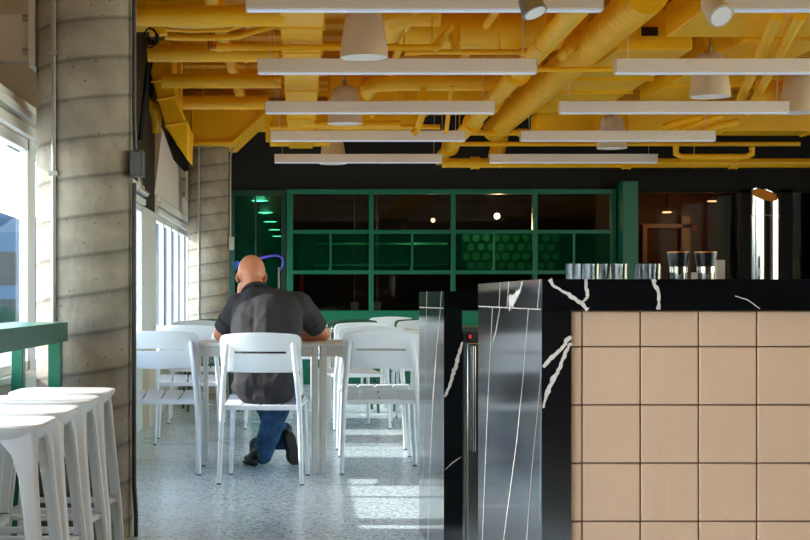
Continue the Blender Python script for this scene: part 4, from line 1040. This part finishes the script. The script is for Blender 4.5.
# shirt
sb = MB()
sb.cap(chest + Vector((-.085, -.01, .03)), hip + Vector((-.055, -.03, .0)), .118, .120); sb.cap(chest + Vector((.09, -.01, .03)), hip + Vector((.07, -.03, .0)), .118, .120)
sb.cap(chest + Vector((0, -.02, .05)), hip + Vector((0, -.03, -.02)), .125, .13)
sb.ell(hip + Vector((0, .0, -.02)), (.19, .14, .085)); sb.ell(Vector((mx, 8.30, .70)), (.205, .14, .2))
sb.cap(Vector((mx-.02, 8.40, .965)), sL, .09, .078); sb.cap(Vector((mx+.02, 8.40, .965)), sR, .09, .078)
for s_, e_ in ((sL, eL), (sR, eR)):
    f = .66 if e_ is eL else .62
    sb.cap(s_, s_.lerp(e_, f), .074, .062)
sb.cap(neck0 + Vector((0, -.03, -.045)), neck0 + Vector((0, -.012, -.018)), .085, .070); sb.cap(Vector((mx-.06, 8.37, .95)), Vector((mx+.09, 8.37, .95)), .092, .092)
def folds(co, n_):
    a = noise.noise(Vector((co.x*9, co.y*9, co.z*4.5))) * .011
    c_ = abs(noise.noise(Vector((co.x*16+4, co.y*14, co.z*11)))) * -.009
    s2 = math.sin((co.x*38 + co.z*26) + 5*noise.noise(co*7)) * .0022
    return a + c_ + s2
sme = remeshed(sb, 'polo_shirt', .0065, 5, folds, M['shirt'])
so = obj('polo_shirt', sme, None, parent=man)
cm = MB()
ax = (Ch - neck0).normalized(); cc = neck0 + ax*(.002) + Vector((0, -.006, -.004))
q1 = ax.orthogonal().normalized(); q2 = ax.cross(q1)
ring = [cc + (q1*math.cos(a) + q2*math.sin(a))*.068 for a in [2*PI*i/28 for i in range(29)]]
cm.tube(ring, .010, 8, caps=False, sx=1)
cm.tube([p - ax*.012 + (p-cc)*.12 for p in ring], .009, 8, caps=False)
obj('collar', cm, M['shirt'], parent=so)
for s_, e_, f in ((sL, eL, .66), (sR, eR, .62)):
    c = s_.lerp(e_, f+.10); dd = (e_-s_).normalized(); 
    obj('sleeve_hem', MB().tube([c - dd*.05, c - dd*.01, c + dd*.012], [.066, .065, .063], 24), M['shirt'], parent=so)
# jeans
jm = MB()
for h_, k_, a_ in ((hL, kL, aR), (hR, kR, aL)):
    dn = (a_ - k_).normalized()
    jm.cap(h_, k_, .092, .08); jm.cap(k_, k_.lerp(a_, .5), .08, .07); jm.cap(k_.lerp(a_, .5), a_ + dn*.03, .07, .064)
jm.ell((mx, 8.22, .525), (.175, .13, .085))
def jf(co, n_): return noise.noise(co*22)*.006 + abs(noise.noise(co*Vector((14,14,30)).length*.3))*-.003
obj('jeans', remeshed(jm, 'jeans', .007, 5, lambda co, n_: noise.noise(co*22)*.007 + noise.noise(Vector((co.x*20, co.y*20, co.z*48)))*.004, M['denim']), None, parent=man)
# shoes: toes on the floor, heels up, soles turned to the camera
def shoe(ankle, toe, roll):
    a = Vector(ankle); tt = Vector(toe); d = (tt - a).normalized(); side = Vector((1, 0, 0)); up = side.cross(d).normalized()
    if up.y < 0: up = -up
    side = Matrix.Rotation(roll, 3, d) @ side; up = Matrix.Rotation(roll, 3, d) @ up
    R = Matrix((side, up, d)).transposed()
    m = MB(); h0 = a - d*.02 - up*.018
    m.ell(h0, (.036, .042, .05), R); m.ell(h0 + d*.07 - up*.012, (.038, .036, .07), R); m.ell(h0 + d*.15 - up*.022, (.046, .030, .062), R); m.cap(a - up*.002, a + Vector((0, .01, .04)), .042, .044)
    so_ = obj('shoe', remeshed(m, 'shoe', .005, 4, None, M['shoe']), None, parent=man)
    s2 = MB()
    pts = [(-.03, -.026), (.0, -.034), (.04, -.032), (.08, -.032), (.13, -.043), (.17, -.044), (.2, -.028), (.208, 0), (.2, .028), (.17, .044), (.13, .043), (.08, .032), (.04, .032), (0, .034), (-.03, .026), (-.05, 0)]
    base = h0 - up*.042
    s2.prism([base + d*u + side*v for u, v in pts], -up*.014)
    obj('sole', s2, M['sole'], parent=so_, bev=.003)
shoe(aL + Vector((-.045, .01, -.015)), aL + Vector((-.075, .20, -.05)), .35)
shoe(aR + Vector((.035, -.02, .0)), aR + Vector((.075, .08, -.17)), -.6)

# ------------------------------------------------------------------ outside
struct('ground_outside', MB().box((-400, -300, -6.2), (WX-6, 500, -6)), M['ground'])
struct('ground_bounce_slab', MB().box((-9, -12, -.35), (WX-.2, 40, -.2)).box((RX+.2, -12, -.35), (16, 20, -.2)), M['bounce_slab'])  # added pale slabs that bounce sunlight up to the ceiling
hl = MB()
for i in range(26):
    y = -200 + i*26; hx_ = -330 + 60*noise.noise(Vector((i*.7, 0, 0)))
    hl.ell((hx_, y, -6), (70, 40, 24 + 12*noise.noise(Vector((i*.5, 3, 0)))), seg=20, rings=12)
for i in range(10):
    hl.ell((-230 + i*26, 430, -6), (40, 40, 34 + 14*noise.noise(Vector((i*.8, 9, 0)))), seg=20, rings=12)
struct('hills', hl, M['hill'])
bl = root('office_building', (-26, 95, -6), 'blue grey office block seen through the near left window', 'building')
obj('facade', MB().box((-40, 92, -6), (-14, 112, 5)), M['facade'], parent=bl)
wm = MB()
for r in range(3):
    for c in range(9):
        wm.box((-39 + c*2.8, 91.9, -4 + r*2.9), (-37 + c*2.8, 91.99, -2 + r*2.9))
obj('window_bands', wm, M['facade_dark'], parent=bl)
for i, (x, y, s_) in enumerate(((-14, 62, 1), (-12.2, 58, .9), (-16.5, 66, 1.2))):
    t = root('tree', (x, y, -6), ['middle street tree outside the near left window', 'nearest street tree outside the near left window', 'farthest street tree outside the near left window'][i], 'tree', 'street trees outside')
    cr = MB()
    for k in range(9): cr.ell((x + random.uniform(-1, 1)*s_, y + random.uniform(-1, 1)*s_, -1.2 + random.uniform(-1, 1.4)*s_), (1.1*s_,)*3, seg=12, rings=8)
    obj('crown', cr, M['foliage'], parent=t); obj('trunk', MB().tube([(x, y, -6), (x, y, -1.5)], [.2, .12], 10), M['coffee'], parent=t)

# ------------------------------------------------------------------ light
w = bpy.data.worlds.new('World'); bpy.context.scene.world = w; w.use_nodes = True
nt = w.node_tree; bg = nt.nodes['Background']; sky = nt.nodes.new('ShaderNodeTexSky'); sky.sky_type = 'NISHITA'
sky.sun_disc = False; sky.sun_elevation = math.radians(38); sky.sun_rotation = math.radians(-90); sky.air_density = 1; sky.dust_density = .6; sky.ozone_density = 1.6
wt = nt.nodes.new('ShaderNodeVectorMath'); wt.operation = 'MULTIPLY'; wt.inputs[1].default_value = (1.08, 1.0, .88)
nt.links.new(sky.outputs[0], wt.inputs[0]); nt.links.new(wt.outputs[0], bg.inputs['Color']); bg.inputs['Strength'].default_value = .8
sd = bpy.data.lights.new('sun', 'SUN'); sd.energy = 4.8; sd.angle = math.radians(.6); sd.color = (1, .93, .84)
so_ = bpy.data.objects.new('sun', sd); C.objects.link(so_); so_.location = (-10, 5, 8)
so_.rotation_euler = Vector((1, -.03, -.49)).to_track_quat('-Z', 'Y').to_euler()
def portal(loc, rot, sx, sy):
    l = bpy.data.lights.new('window_portal', 'AREA'); l.shape = 'RECTANGLE'; l.size = sx; l.size_y = sy; l.cycles.is_portal = True
    o = bpy.data.objects.new('window_portal', l); C.objects.link(o); o.location = loc; o.rotation_euler = rot
for a, b in open_:
    portal((WX-.2, (a+b)/2, (SILL+HEAD)/2), (0, -PI/2, 0), HEAD-SILL, b-a)
portal((WX-.2, 1.55, 1.6), (0, -PI/2, 0), 2.6, 3.1)
portal((RX+.2, 7.25, 1.6), (0, PI/2, 0), 2.6, 9.5)

def lamp(loc, e, col=(1, .78, .5), r=.05):
    l = bpy.data.lights.new('lamp_or_fill', 'POINT'); l.energy = e; l.color = col; l.shadow_soft_size = r
    o = bpy.data.objects.new('lamp_or_fill', l); C.objects.link(o); o.location = loc
lamp((.9, 18.0, 1.75), 2.5)  # added fill with no fixture here, brightens the white box pendants
lamp(at(497, 221, 18.9) + Vector((0, -.06, -.06)), 14); lamp(at(433, 226, 19.6), 5)
lamp((X_(667, 18.6), 18.6, 2.0), 7); lamp((X_(712, 18.6), 18.6, 2.05), 7)
for y in (19.2, 22.5, 26): lamp((-.6, y, 2.38), 5, (1, .98, .95), .08)  # the nearest has no downlight above it, added to brighten the hall

# ------------------------------------------------------------------ camera
cd = bpy.data.cameras.new('camera'); cd.sensor_width = 36; cd.lens = F / 810 * 36
cd.shift_x = (405 - VX) / 810; cd.shift_y = (VY - 270) / 810; cd.clip_end = 2000
co = bpy.data.objects.new('camera', cd); C.objects.link(co); co.location = (0, 0, 1.0); co.rotation_euler = (PI/2, 0, 0)
sc = bpy.context.scene; sc.camera = co
sc.view_settings.view_transform = 'Standard'; sc.view_settings.look = 'None'; sc.view_settings.gamma = 1; sc.view_settings.exposure = 0.95
sc.cycles.transparent_max_bounces = 16; sc.cycles.max_bounces = 10; sc.cycles.diffuse_bounces = 6
